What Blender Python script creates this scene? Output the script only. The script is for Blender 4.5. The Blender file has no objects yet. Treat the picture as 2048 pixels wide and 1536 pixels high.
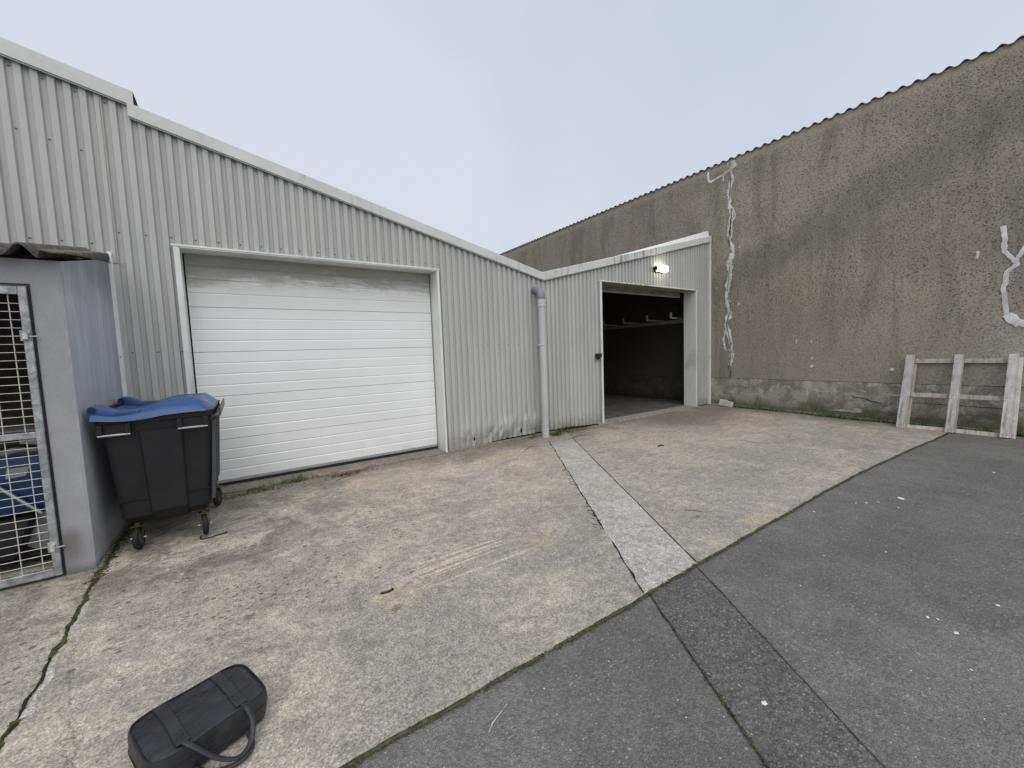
import bpy, bmesh, math, random
from mathutils import Vector, Matrix, noise as mnoise
random.seed(7)
S = bpy.context.scene
C = S.collection
PI = math.pi

# ------------------------------------------------------------------ helpers: nodes
class NT:
    def __init__(s, name, rough=0.8, metallic=0.0, spec=0.3):
        s.m = bpy.data.materials.new(name); s.m.use_nodes = True
        s.t = s.m.node_tree; s.t.nodes.clear()
        s.out = s.t.nodes.new('ShaderNodeOutputMaterial')
        s.b = s.t.nodes.new('ShaderNodeBsdfPrincipled')
        s.t.links.new(s.b.outputs[0], s.out.inputs[0])
        s.b.inputs['Roughness'].default_value = rough
        s.b.inputs['Metallic'].default_value = metallic
        s.b.inputs['Specular IOR Level'].default_value = spec
    def put(s, sock, v):
        if isinstance(v, bpy.types.NodeSocket): s.t.links.new(v, sock)
        elif isinstance(v, (tuple, list)) and len(v) == 3 and sock.type == 'RGBA': sock.default_value = (*v, 1)
        else: sock.default_value = v
    def n(s, typ, **kw):
        nd = s.t.nodes.new(typ)
        for k, v in kw.items(): setattr(nd, k, v)
        return nd
    def pos(s): return s.n('ShaderNodeNewGeometry').outputs['Position']
    def nrm(s): return s.n('ShaderNodeNewGeometry').outputs['Normal']
    def obj(s): return s.n('ShaderNodeTexCoord').outputs['Object']
    def map(s, v, sc=(1,1,1), rot=(0,0,0), loc=(0,0,0)):
        m = s.n('ShaderNodeMapping'); s.put(m.inputs[0], v)
        m.inputs['Scale'].default_value = sc; m.inputs['Rotation'].default_value = rot; m.inputs['Location'].default_value = loc
        return m.outputs[0]
    def noise(s, v, scale, detail=3, rough=0.55, dist=0.0):
        m = s.n('ShaderNodeTexNoise'); s.put(m.inputs['Vector'], v)
        m.inputs['Scale'].default_value = scale; m.inputs['Detail'].default_value = detail
        m.inputs['Roughness'].default_value = rough; m.inputs['Distortion'].default_value = dist
        return m.outputs['Fac']
    def vor(s, v, scale, out='Distance', feature='F1', rnd=1.0):
        m = s.n('ShaderNodeTexVoronoi', feature=feature); s.put(m.inputs['Vector'], v)
        m.inputs['Scale'].default_value = scale; m.inputs['Randomness'].default_value = rnd
        return m.outputs[out]
    def math(s, op, a, b=0.0, c=None, clamp=False):
        m = s.n('ShaderNodeMath', operation=op); m.use_clamp = clamp
        s.put(m.inputs[0], a); s.put(m.inputs[1], b)
        if c is not None: s.put(m.inputs[2], c)
        return m.outputs[0]
    def mr(s, v, a, b, c=0.0, d=1.0, smooth=True):
        m = s.n('ShaderNodeMapRange'); m.interpolation_type = 'SMOOTHSTEP' if smooth else 'LINEAR'
        s.put(m.inputs[0], v)
        for i, q in enumerate((a, b, c, d)): s.put(m.inputs[i+1], q)
        return m.outputs[0]
    def mix(s, f, a, b, mode='MIX'):
        m = s.n('ShaderNodeMix', data_type='RGBA', blend_type=mode)
        s.put(m.inputs[0], f); s.put(m.inputs[6], a); s.put(m.inputs[7], b)
        return m.outputs[2]
    def mul(s, a, b): return s.math('MULTIPLY', a, b)
    def add(s, a, b): return s.math('ADD', a, b)
    def sep(s, v):
        m = s.n('ShaderNodeSeparateXYZ'); s.put(m.inputs[0], v); return m.outputs
    def val(s, f, col):            # colour * scalar
        m = s.n('ShaderNodeMix', data_type='RGBA', blend_type='MULTIPLY')
        m.inputs[0].default_value = 1; s.put(m.inputs[6], col)
        cc = s.n('ShaderNodeCombineColor')
        for i in range(3): s.put(cc.inputs[i], f)
        s.put(m.inputs[7], cc.outputs[0]); return m.outputs[2]
    def bump(s, h, strength=0.5, dist=0.01, prev=None):
        m = s.n('ShaderNodeBump'); s.put(m.inputs['Height'], h)
        m.inputs['Strength'].default_value = strength; m.inputs['Distance'].default_value = dist
        if prev is not None: s.t.links.new(prev, m.inputs['Normal'])
        return m.outputs[0]
    def done(s, col, rough=None, bump=None):
        s.put(s.b.inputs['Base Color'], col)
        if rough is not None: s.put(s.b.inputs['Roughness'], rough)
        if bump is not None: s.t.links.new(bump, s.b.inputs['Normal'])
        return s.m

# ------------------------------------------------------------------ helpers: objects
def settag(o, label=None, cat=None, group=None, kind=None):
    if label: o['label'] = label
    if cat: o['category'] = cat
    if group: o['group'] = group
    if kind: o['kind'] = kind
    return o
def thing(name, label, cat, loc=(0,0,0), rot=(0,0,0), group=None):
    o = bpy.data.objects.new(name, None); C.objects.link(o)
    o.location = loc; o.rotation_euler = rot; o.empty_display_size = 0.2
    return settag(o, label, cat, group)
def obj(name, verts, faces, mats, parent=None, fm=None, smooth=None, world=True):
    """world=True: verts are world metres and are shifted into the parent thing's frame."""
    if parent is not None and world:
        off = parent.location if parent.parent is None else parent.parent.location
        if parent.type == 'MESH' and parent.parent is None: off = Vector((0,0,0))
        verts = [(v[0]-off[0], v[1]-off[1], v[2]-off[2]) for v in verts]
    me = bpy.data.meshes.new(name); me.from_pydata([tuple(v) for v in verts], [], faces)
    if not isinstance(mats, (list, tuple)): mats = [mats]
    for m in mats: me.materials.append(m)
    if fm: 
        for i, p in enumerate(me.polygons): p.material_index = fm[i]
    if smooth is not None:
        for p in me.polygons: p.use_smooth = True
        me.set_sharp_from_angle(angle=math.radians(smooth))
    me.update()
    o = bpy.data.objects.new(name, me); C.objects.link(o)
    if parent: o.parent = parent
    return o
class MB:
    def __init__(s): s.v = []; s.f = []; s.m = []
    def quad(s, a, b, c, d, m=0):
        i = len(s.v); s.v += [a, b, c, d]; s.f.append((i, i+1, i+2, i+3)); s.m.append(m)
    def add(s, vs, fs, m=0):
        i = len(s.v); s.v += [tuple(q) for q in vs]; s.f += [tuple(j+i for j in f) for f in fs]; s.m += [m]*len(fs)
    def box(s, x0, x1, y0, y1, z0, z1, bev=0.0, m=0, mat=None, seg=1):
        bm = bmesh.new(); bmesh.ops.create_cube(bm, size=1)
        for v in bm.verts:
            v.co = Vector(((x0+x1)/2+v.co.x*(x1-x0), (y0+y1)/2+v.co.y*(y1-y0), (z0+z1)/2+v.co.z*(z1-z0)))
        if bev > 0: bmesh.ops.bevel(bm, geom=bm.edges[:], offset=bev, segments=seg, affect='EDGES', profile=0.5)
        if mat is not None: bm.transform(mat)
        bm.verts.index_update(); s.add([v.co[:] for v in bm.verts], [[v.index for v in f.verts] for f in bm.faces], m); bm.free()
    def tube(s, pts, r, n=12, m=0, cap=True, closed=False):
        pts = [Vector(p) for p in pts]; rs = r if isinstance(r, (list, tuple)) else [r]*len(pts)
        rings = []; prev = None
        for i, p in enumerate(pts):
            a = pts[i-1] if i > 0 else p; b = pts[i+1] if i < len(pts)-1 else p
            t = (b-a).normalized()
            if prev is None:
                u = t.orthogonal().normalized()
            else:
                u = (prev - t*prev.dot(t)).normalized()
            prev = u; w = t.cross(u)
            rings.append([p + (u*math.cos(2*PI*k/n)+w*math.sin(2*PI*k/n))*rs[i] for k in range(n)])
        vs = [q for rg in rings for q in rg]; fs = []
        for i in range(len(pts)-1):
            for k in range(n):
                fs.append((i*n+k, i*n+(k+1) % n, (i+1)*n+(k+1) % n, (i+1)*n+k))
        if cap:
            fs.append(tuple(range(n))[::-1]); fs.append(tuple((len(pts)-1)*n+k for k in range(n)))
        s.add(vs, fs, m)
    def build(s, name, mats, parent=None, smooth=None, world=True):
        return obj(name, s.v, s.f, mats, parent, s.m, smooth, world)
def catmull(pts, n=6):
    out = []; P = [Vector(p) for p in pts]
    for i in range(len(P)-1):
        p0 = P[max(i-1, 0)]; p1 = P[i]; p2 = P[i+1]; p3 = P[min(i+2, len(P)-1)]
        for k in range(n):
            t = k/n
            out.append(0.5*((2*p1)+(-p0+p2)*t+(2*p0-5*p1+4*p2-p3)*t*t+(-p0+3*p1-3*p2+p3)*t*t*t))
    out.append(P[-1]); return out
def sst(a, b, x):
    t = min(1, max(0, (x-a)/(b-a))); return t*t*(3-2*t)
def nz(x, y=0.0, z=0.0): return mnoise.noise(Vector((x, y, z)))

def gz(x, y):                                        # the yard dips slightly beside the old wall
    return -0.045*sst(4.5, 7.4, x)*sst(-1.2, -3.6, y) - 0.008*(0.5+0.5*nz(x*0.7, y*0.7))

# ------------------------------------------------------------------ materials
def m_plain(name, col, rough=0.6, metallic=0.0, spec=0.35, var=0.12, scale=9.0, bump=0.0, bscale=60, world=False):
    t = NT(name, rough, metallic, spec); p = t.pos() if world else t.obj()
    a = t.noise(p, scale, 4); f = t.mr(a, 0.25, 0.75, 1-var, 1+var)
    c = t.val(f, col)
    r = t.mr(t.noise(p, scale*1.7, 3), 0.3, 0.7, max(0.02, rough-0.08), min(1, rough+0.08))
    b = t.bump(t.noise(p, bscale, 3), bump, 0.004) if bump else None
    return t.done(c, r, b)

def m_concrete(name, strip=False):
    t = NT(name, 0.9, spec=0.2); p = t.pos(); X, Y, Z = t.sep(p)
    big = t.noise(p, 0.55, 4, 0.6, 0.4); mid = t.noise(p, 2.3, 5, 0.65, 0.3)
    st = t.noise(t.map(p, (1.1, 8.5, 1), (0, 0, 0.14)), 1.0, 4, 0.6, 0.2)      # trowel streaks
    st2 = t.noise(t.map(p, (3.0, 30.0, 1), (0, 0, 0.10)), 1.0, 3, 0.6, 0.1)
    fine = t.noise(p, 70, 4, 0.75); grain = t.noise(p, 190, 2, 0.6)
    if strip:
        col = t.mix(t.mr(mid, 0.35, 0.68), (0.42, 0.393, 0.352), (0.53, 0.505, 0.465))
        col = t.mix(t.mr(fine, 0.35, 0.6, 0.5, 0.0), col, (0.27, 0.25, 0.235))
        lich = t.mul(t.mr(t.noise(p, 24, 5, 0.75), 0.52, 0.62), 0.35)
        col = t.mix(lich, col, (0.66, 0.645, 0.61))
        near = t.mr(Y, -1.1, -0.45, 0, 0.75)
        col = t.mix(near, col, (0.24, 0.22, 0.19))
    else:
        blot = t.noise(t.map(p, (1, 1.7, 1), (0, 0, 0.2)), 1.5, 6, 0.68, 0.9)
        blot2 = t.noise(t.map(p, (1, 1.9, 1), (0, 0, 0.1), (7, 3, 0)), 3.4, 6, 0.72, 0.6)
        blot = t.noise(p, 1.25, 7, 0.66, 0.6)
        blot2 = t.noise(t.map(p, (1, 1.25, 1), (0, 0, 0.1), (7, 3, 0)), 2.3, 7, 0.70, 0.5)
        rgt = t.mr(X, -0.5, 1.6)
        col = t.mix(t.mr(big, 0.40, 0.60), (0.385, 0.352, 0.307), (0.430, 0.390, 0.332))
        col = t.mix(t.mr(blot, 0.46, 0.64, 0, 0.70), col, (0.310, 0.282, 0.247))
        pale = t.mr(blot2, t.mr(rgt, 0, 1, 0.50, 0.55), t.mr(rgt, 0, 1, 0.60, 0.66), 0, 0.62)
        col = t.mix(pale, col, (0.535, 0.485, 0.395))
        col = t.mix(t.mr(blot2, 0.45, 0.36, 0, 0.55), col, (0.275, 0.253, 0.232))
        sw = t.mr(rgt, 0, 1, 0.16, 0.48)
        col = t.mix(t.mul(t.mr(st, 0.52, 0.68), sw), col, (0.27, 0.25, 0.23))
        col = t.mix(t.mul(t.mr(st2, 0.54, 0.68), sw), col, (0.57, 0.515, 0.42))
        col = t.mix(t.mul(t.mr(st2, 0.44, 0.32), sw), col, (0.26, 0.24, 0.215))
        # grey worn zone in the middle foreground
        gm = t.mul(t.mr(t.noise(p, 1.1, 5, 0.6, 0.8), 0.38, 0.58), t.mul(t.mr(X, -2.7, -2.0), t.mr(Y, -2.5, -3.3)))
        col = t.mix(t.mul(gm, 0.75), col, (0.300, 0.280, 0.254))
        # damp dark band along the buildings
        w1 = t.mr(t.add(Y, t.mul(t.math('SUBTRACT', blot, 0.5), 1.6)), -1.05, 0.0, 0, 0.80)
        w2 = t.mul(t.mr(X, 3.2, 5.0), t.mr(t.add(Y, t.mul(t.math('SUBTRACT', big, 0.5), 2.4)), -2.0, -0.7))
        w3 = t.mr(t.add(X, t.mul(t.math('SUBTRACT', mid, 0.5), 1.2)), 6.6, 7.5, 0, 0.85)
        w4 = t.mul(t.mr(X, -1.0, -2.6), t.mul(t.mr(Y, -3.1, -1.7), t.mr(t.noise(p, 2.1, 6, 0.72, 0.8), 0.44, 0.58, 0.0, 0.8)))
        dk = t.math('MAXIMUM', t.math('MAXIMUM', w1, t.mul(w2, 0.85)), t.math('MAXIMUM', w3, w4))
        col = t.mix(t.mul(dk, 0.85), col, (0.150, 0.132, 0.113))
        # scraped pale grooves
        g = t.mul(t.mul(t.mr(X, -1.9, -1.55), t.mr(X, -0.7, -0.95)), t.mul(t.mr(Y, -3.45, -3.28), t.mr(Y, -2.9, -3.02)))
        gl = t.mr(t.noise(t.map(p, (0.9, 34, 1), (0, 0, 0.16)), 1.0, 2, 0.5), 0.50, 0.58)
        col = t.mix(t.mul(t.mul(g, gl), 0.85), col, (0.60, 0.54, 0.43))
        # dark pits, clustered
        vd = t.vor(t.map(p, (1, 1.25, 1)), 17, 'Distance'); vc = t.vor(t.map(p, (1, 1.25, 1)), 17, 'Color')
        cr = t.sep(vc)[0]
        rad = t.mr(cr, 0.45, 1.0, 0.0, 0.34)
        pit = t.mr(t.math('SUBTRACT', rad, vd), -0.02, 0.05)
        cl = t.mul(t.mr(X, -0.2, -1.6), t.mul(t.mr(Y, -3.7, -2.8), t.mr(t.noise(p, 1.3, 4, 0.6), 0.36, 0.50)))
        pit = t.mul(pit, cl)
        col = t.mix(t.mul(pit, 0.65), col, (0.10, 0.088, 0.076))
        dst = t.noise(t.map(p, (1, 1.3, 1), (0, 0, 0.5), (1.7, 8.2, 0)), 0.95, 7, 0.68, 1.1)
        col = t.mix(t.mr(dst, 0.585, 0.70, 0, 0.62), col, (0.205, 0.188, 0.17))
        hc = t.vor(t.map(p, (1, 1, 1), (0, 0, 0.4), (0.3, 0.7, 0)), 0.55, 'Distance', 'DISTANCE_TO_EDGE')
        hcw = t.add(hc, t.mul(t.math('SUBTRACT', t.noise(p, 5, 5, 0.7), 0.5), 0.10))
        hl = t.mul(t.mr(t.math('ABSOLUTE', hcw), 0.0035, 0.0008), t.mr(t.noise(p, 0.8, 2), 0.50, 0.58))
        col = t.mix(t.mul(hl, 0.55), col, (0.14, 0.125, 0.11))
        # cluster of oily drips
        ddx = t.math('SUBTRACT', X, -2.62); ddy = t.math('SUBTRACT', Y, -2.72)
        dr = t.math('SQRT', t.add(t.mul(t.mul(ddx, ddx), 0.35), t.mul(ddy, ddy)))
        zone = t.mr(t.add(dr, t.mul(t.math('SUBTRACT', mid, 0.5), 0.5)), 0.42, 0.16)
        pv2 = t.map(p, (1, 1.5, 1), (0, 0, 0.3)); v2 = t.vor(pv2, 27, 'Distance'); r2 = t.mr(t.sep(t.vor(pv2, 27, 'Color'))[1], 0.35, 1.0, 0.0, 0.42)
        dp = t.mul(t.mr(t.math('SUBTRACT', r2, v2), -0.03, 0.08), zone)
        col = t.mix(t.mul(zone, 0.25), col, (0.25, 0.225, 0.20))
        col = t.mix(t.mul(dp, 0.85), col, (0.075, 0.066, 0.060))
        col = t.mix(t.mul(t.mul(t.mr(t.noise(t.map(p,(1,1,1),(0,0,0),(3.1,0.4,0)), 0.9, 3, 0.5), 0.60, 0.72), 0.5), 1.0), col, (0.50, 0.42, 0.29))
        # rust spots
        for (rx, ry, rr) in ((0.727, -3.813, 0.03), (-1.941, -3.432, 0.035), (-2.70, -2.95, 0.03)):
            dx = t.math('SUBTRACT', X, rx); dy = t.math('SUBTRACT', Y, ry)
            d = t.math('SQRT', t.add(t.mul(dx, dx), t.mul(dy, dy)))
            d = t.add(d, t.mul(t.math('SUBTRACT', fine, 0.5), 0.06))
            col = t.mix(t.mr(d, rr*1.2, rr*0.4, 0, 0.65), col, (0.15, 0.09, 0.05))
    # aggregate
    fa = 0.86 if strip else 0.78
    col = t.val(t.mr(fine, 0.3, 0.7, fa, 2.02-fa), col)
    col = t.val(t.mr(grain, 0.3, 0.7, 0.78, 1.26), col)
    ag = t.sep(t.vor(p, 115, 'Color'))[2]
    col = t.val(t.mr(ag, 0, 1, 0.74, 1.28, False), col)
    col = t.val(t.mr(t.noise(p, 13, 5, 0.72, 0.3), 0.32, 0.68, 0.84, 1.16), col)
    sp = t.vor(p, 95, 'Distance'); sc = t.sep(t.vor(p, 95, 'Color'))[1]
    spec = t.mul(t.mr(sp, 0.28, 0.16), t.mr(sc, 0.90, 0.96))
    col = t.mix(t.mul(spec, 0.6), col, (0.66, 0.63, 0.57))
    dsp = t.mul(t.mr(sp, 0.30, 0.16), t.mr(sc, 0.12, 0.06))
    col = t.mix(t.mul(dsp, 0.6), col, (0.09, 0.08, 0.07))
    h = t.add(t.mul(fine, 0.7), t.add(t.mul(grain, 0.35), t.mul(st2, 0.5)))
    if not strip: h = t.math('SUBTRACT', h, t.mul(pit, 0.8))
    return t.done(col, 0.92, t.bump(h, 0.55, 0.010))

def m_asphalt(name, base, contrast=1.0):
    t = NT(name, 0.92, spec=0.25); p = t.pos(); X, Y, Z = t.sep(p)
    big = t.noise(p, 0.6, 4, 0.6, 0.3); mid = t.noise(p, 4, 4, 0.6)
    c1 = t.val(t.mr(big, 0.3, 0.7, 0.86, 1.15), base)
    c1 = t.val(t.mr(mid, 0.3, 0.7, 0.9, 1.1), c1)
    v = t.vor(p, 85, 'Distance'); vc = t.sep(t.vor(p, 85, 'Color'))[0]
    stone = t.mr(v, 0.52, 0.25)
    c1 = t.val(t.mr(stone, 0, 1, 1-0.42*contrast, 1.0), c1)
    c1 = t.val(t.mr(vc, 0, 1, 1-0.36*contrast, 1+0.42*contrast, False), c1)
    c1 = t.val(t.mr(t.noise(p, 240, 2), 0.2, 0.8, 0.75, 1.25), c1)
    lt = t.mul(t.mr(vc, 0.955, 0.985), stone)
    c1 = t.mix(t.mul(lt, 0.6), c1, (0.50, 0.50, 0.47))
    c1 = t.mix(t.mr(t.noise(t.map(p, (1.4, 4, 1)), 1, 5, 0.65), 0.50, 0.7, 0, 0.30), c1, (0.185, 0.183, 0.172))
    return t.done(c1, t.mr(mid, 0.3, 0.7, 0.82, 0.95), t.bump(t.add(stone, t.mul(vc, 0.6)), 0.7, 0.006))

def m_oldwall():
    t = NT('weathered_roughcast', 0.93, spec=0.15); p = t.pos(); X, Y, Z = t.sep(p)
    big = t.noise(t.map(p, (1, 0.55, 0.8)), 0.9, 5, 0.6, 0.5)
    mid = t.noise(p, 2.6, 5, 0.65, 0.4)
    strk = t.noise(t.map(p, (1, 1.9, 0.30)), 1.0, 6, 0.68, 0.8)
    strk2 = t.noise(t.map(p, (1, 6, 0.5)), 1.0, 5, 0.68, 0.5)
    fine = t.noise(p, 38, 4, 0.7); grain = t.noise(p, 120, 2)
    col = t.mix(t.mr(big, 0.35, 0.65), (0.325, 0.286, 0.232), (0.405, 0.356, 0.288))
    col = t.mix(t.mr(mid, 0.45, 0.68, 0, 0.30), col, (0.36, 0.295, 0.23))
    col = t.mix(t.mr(strk, 0.48, 0.66, 0, 0.58), col, (0.205, 0.190, 0.165))
    col = t.mix(t.mr(strk2, 0.53, 0.70, 0, 0.45), col, (0.46, 0.41, 0.335))
    # slanting dark weather band
    dl = t.add(Z, t.mul(Y, 0.42)); dd = t.math('ABSOLUTE', t.math('SUBTRACT', t.add(dl, t.mul(mid, 1.6)), 3.75))
    col = t.mix(t.mr(dd, 0.75, 0.1, 0, 0.55), col, (0.185, 0.175, 0.152))
    # greyer lower zone
    low = t.mr(t.add(Z, t.mul(big, 1.2)), 3.6, 1.4)
    col = t.mix(t.mul(low, 0.55), col, (0.34, 0.312, 0.262))
    # pale rubbed patch far right
    pr = t.mul(t.mr(Y, -4.45, -5.0), t.mul(t.mr(Z, 2.2, 1.4), t.mr(mid, 0.38, 0.6)))
    col = t.mix(t.mul(pr, 0.6), col, (0.52, 0.49, 0.43))
    # damp halo beside the filled crack
    cy = t.math('ABSOLUTE', t.add(Y, 0.30)); hal = t.mul(t.mr(cy, 0.42, 0.05), t.mr(Z, 3.6, 2.2))
    col = t.mix(t.mul(t.mul(hal, t.mr(strk2, 0.35, 0.6)), 0.6), col, (0.19, 0.178, 0.15))
    # strip under the eaves, washed clean
    ev = t.mr(t.add(Z, t.mul(t.math('SUBTRACT', fine, 0.5), 0.35)), 5.82, 5.98)
    col = t.mix(t.mul(ev, 0.7), col, (0.44, 0.385, 0.295))
    # pocked roughcast
    pv = t.map(p, (1, 0.95, 1.12))
    w = t.n('ShaderNodeVectorMath', operation='ADD'); t.put(w.inputs[0], pv)
    nn = t.n('ShaderNodeTexNoise'); t.put(nn.inputs['Vector'], p); nn.inputs['Scale'].default_value = 15; nn.inputs['Detail'].default_value = 3
    sc = t.n('ShaderNodeVectorMath', operation='SCALE'); t.put(sc.inputs[0], nn.outputs['Color']); sc.inputs[3].default_value = 0.045
    t.put(w.inputs[1], sc.outputs[0]); pv = w.outputs[0]
    vd = t.vor(pv, 29, 'Distance'); vc = t.sep(t.vor(pv, 29, 'Color'))[0]
    rad = t.mr(vc, 0.0, 1.0, 0.05, 0.50)
    dens = t.mul(t.mr(t.add(Z, t.mul(big, 1.4)), 1.7, 3.4, 0.42, 1.0), t.mr(ev, 0, 1, 1, 0.1))
    dens = t.mul(dens, t.mr(t.noise(p, 1.5, 3), 0.30, 0.55, 0.40, 1.0))
    dens = t.mul(dens, t.mr(Z, 0.66, 0.76, 0.25, 1.0))
    pit = t.mul(t.mr(t.math('SUBTRACT', rad, vd), -0.05, 0.10), dens)
    col = t.mix(t.mul(pit, 0.66), col, (0.125, 0.105, 0.084))
    # base course below the joint
    b = t.mr(Z, 0.72, 0.70)
    bc = t.mix(t.mr(mid, 0.42, 0.58), (0.26, 0.243, 0.205), (0.44, 0.412, 0.355))
    bc = t.mix(t.mr(t.noise(t.map(p, (1, 1, 1.6)), 3.6, 4, 0.6, 0.8), 0.56, 0.64, 0, 0.75), bc, (0.60, 0.575, 0.51))
    bc = t.mix(t.mr(t.noise(p, 26, 3), 0.60, 0.70, 0, 0.7), bc, (0.09, 0.082, 0.066))
    col = t.mix(t.mul(b, 0.8), col, bc)
    fz = t.mr(t.add(Z, t.mul(t.math('SUBTRACT', mid, 0.5), 0.5)), 0.34, 0.0)
    col = t.mix(t.mul(fz, 0.8), col, (0.095, 0.098, 0.058))
    col = t.val(t.mr(fine, 0.25, 0.75, 0.74, 1.26), col)
    col = t.val(t.mr(grain, 0.2, 0.8, 0.86, 1.14), col)
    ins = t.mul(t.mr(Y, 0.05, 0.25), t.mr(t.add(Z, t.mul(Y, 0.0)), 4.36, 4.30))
    col = t.mix(t.mul(ins, 0.80), col, (0.028, 0.024, 0.020))  # shade of the garage interior painted into the wall colour
    h = t.math('SUBTRACT', t.add(t.mul(fine, 0.5), t.mul(mid, 0.3)), t.mul(pit, 0.9))
    return t.done(col, 0.93, t.bump(h, 0.8, 0.02))

def m_clad(name, base, dirt=1.0):
    t = NT(name, 0.5, spec=0.4); p = t.pos(); X, Y, Z = t.sep(p)
    a = t.noise(t.map(p, (3, 1, 0.5)), 1.0, 4, 0.6)
    col = t.val(t.mr(a, 0.3, 0.7, 0.93, 1.06), base)
    col = t.mix(t.mul(t.mr(t.noise(t.map(p, (14, 1, 0.8)), 1.0, 3, 0.6), 0.52, 0.74), 0.22*dirt), col, (0.30, 0.285, 0.24))
    # dirt splashed at the foot
    ft = t.mr(t.add(Z, t.mul(t.math('SUBTRACT', t.noise(p, 8, 4, 0.7), 0.5), 0.5)), 0.34, 0.02)
    col = t.mix(t.mul(ft, 0.55*dirt), col, (0.24, 0.21, 0.17))
    col = t.mix(t.mul(t.mr(t.noise(p, 22, 4, 0.7), 0.60, 0.72), 0.25*dirt), col, (0.36, 0.35, 0.32))
    # pans tinted darker: shade in the recesses between ribs, painted into the colour
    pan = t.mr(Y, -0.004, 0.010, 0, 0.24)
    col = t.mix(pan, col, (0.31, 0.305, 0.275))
    g = t.noise(p, 140, 2)
    col = t.val(t.mr(g, 0.2, 0.8, 0.95, 1.05), col)
    h = t.noise(t.map(p, (1, 1, 0.5)), 5, 2)
    return t.done(col, t.mr(a, 0.3, 0.7, 0.42, 0.58), t.bump(h, 0.2, 0.02))

def m_fascia(name, base):
    t = NT(name, 0.45, spec=0.4); p = t.pos(); X, Y, Z = t.sep(p)
    col = t.val(t.mr(t.noise(p, 1.5, 4), 0.3, 0.7, 0.93, 1.06), base)
    drip = t.mr(t.noise(t.map(p, (13, 1, 1.3)), 1.0, 3, 0.7, 0.2), 0.50, 0.62)
    zone = t.math('MAXIMUM', t.mul(t.mr(X, 3.5, 4.1), t.mr(X, 5.8, 5.2)), t.mul(t.mr(t.noise(p, 0.9, 2), 0.52, 0.62), 0.35))
    col = t.mix(t.mul(t.mul(drip, zone), 0.75), col, (0.17, 0.17, 0.15))
    col = t.mix(t.mul(t.mr(t.noise(p, 9, 5, 0.7), 0.56, 0.7), 0.2), col, (0.33, 0.34, 0.29))
    return t.done(col, 0.48)

def m_door():
    t = NT('white_sectional_door', 0.42, spec=0.45); p = t.pos(); X, Y, Z = t.sep(p)
    col = t.val(t.mr(t.noise(p, 0.8, 3), 0.3, 0.7, 0.96, 1.03), (0.87, 0.89, 0.88))
    n1 = t.noise(t.map(p, (1.7, 1, 9)), 1.0, 5, 0.7, 0.6)
    n2 = t.noise(t.map(p, (4, 1, 22)), 1.0, 5, 0.75, 0.8)
    n3 = t.noise(p, 1.2, 3)
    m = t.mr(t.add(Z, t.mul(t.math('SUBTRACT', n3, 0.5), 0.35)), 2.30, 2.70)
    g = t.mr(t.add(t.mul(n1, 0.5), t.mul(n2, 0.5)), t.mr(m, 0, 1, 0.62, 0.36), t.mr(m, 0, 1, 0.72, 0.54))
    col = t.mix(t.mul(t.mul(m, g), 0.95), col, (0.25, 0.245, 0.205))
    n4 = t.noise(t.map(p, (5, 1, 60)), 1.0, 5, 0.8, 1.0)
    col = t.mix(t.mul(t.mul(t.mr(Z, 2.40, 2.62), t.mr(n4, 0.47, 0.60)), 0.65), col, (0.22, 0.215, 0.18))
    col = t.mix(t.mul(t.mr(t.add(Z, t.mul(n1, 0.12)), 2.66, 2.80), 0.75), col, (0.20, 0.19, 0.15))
    col = t.mix(t.mr(t.add(Z, t.mul(n1, 0.2)), 2.85, 2.25, 0.0, 1.0) if False else t.mr(Z, 1.9, 2.5, 0, 0.35), col, (0.62, 0.62, 0.56))
    lowd = t.mul(t.mr(Z, 0.5, 0.1), t.mr(t.noise(p, 3, 5, 0.7), 0.5, 0.65))
    col = t.mix(t.mul(lowd, 0.2), col, (0.5, 0.47, 0.4))
    return t.done(col, 0.45, t.bump(t.noise(p, 90, 3), 0.12, 0.003))

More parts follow.
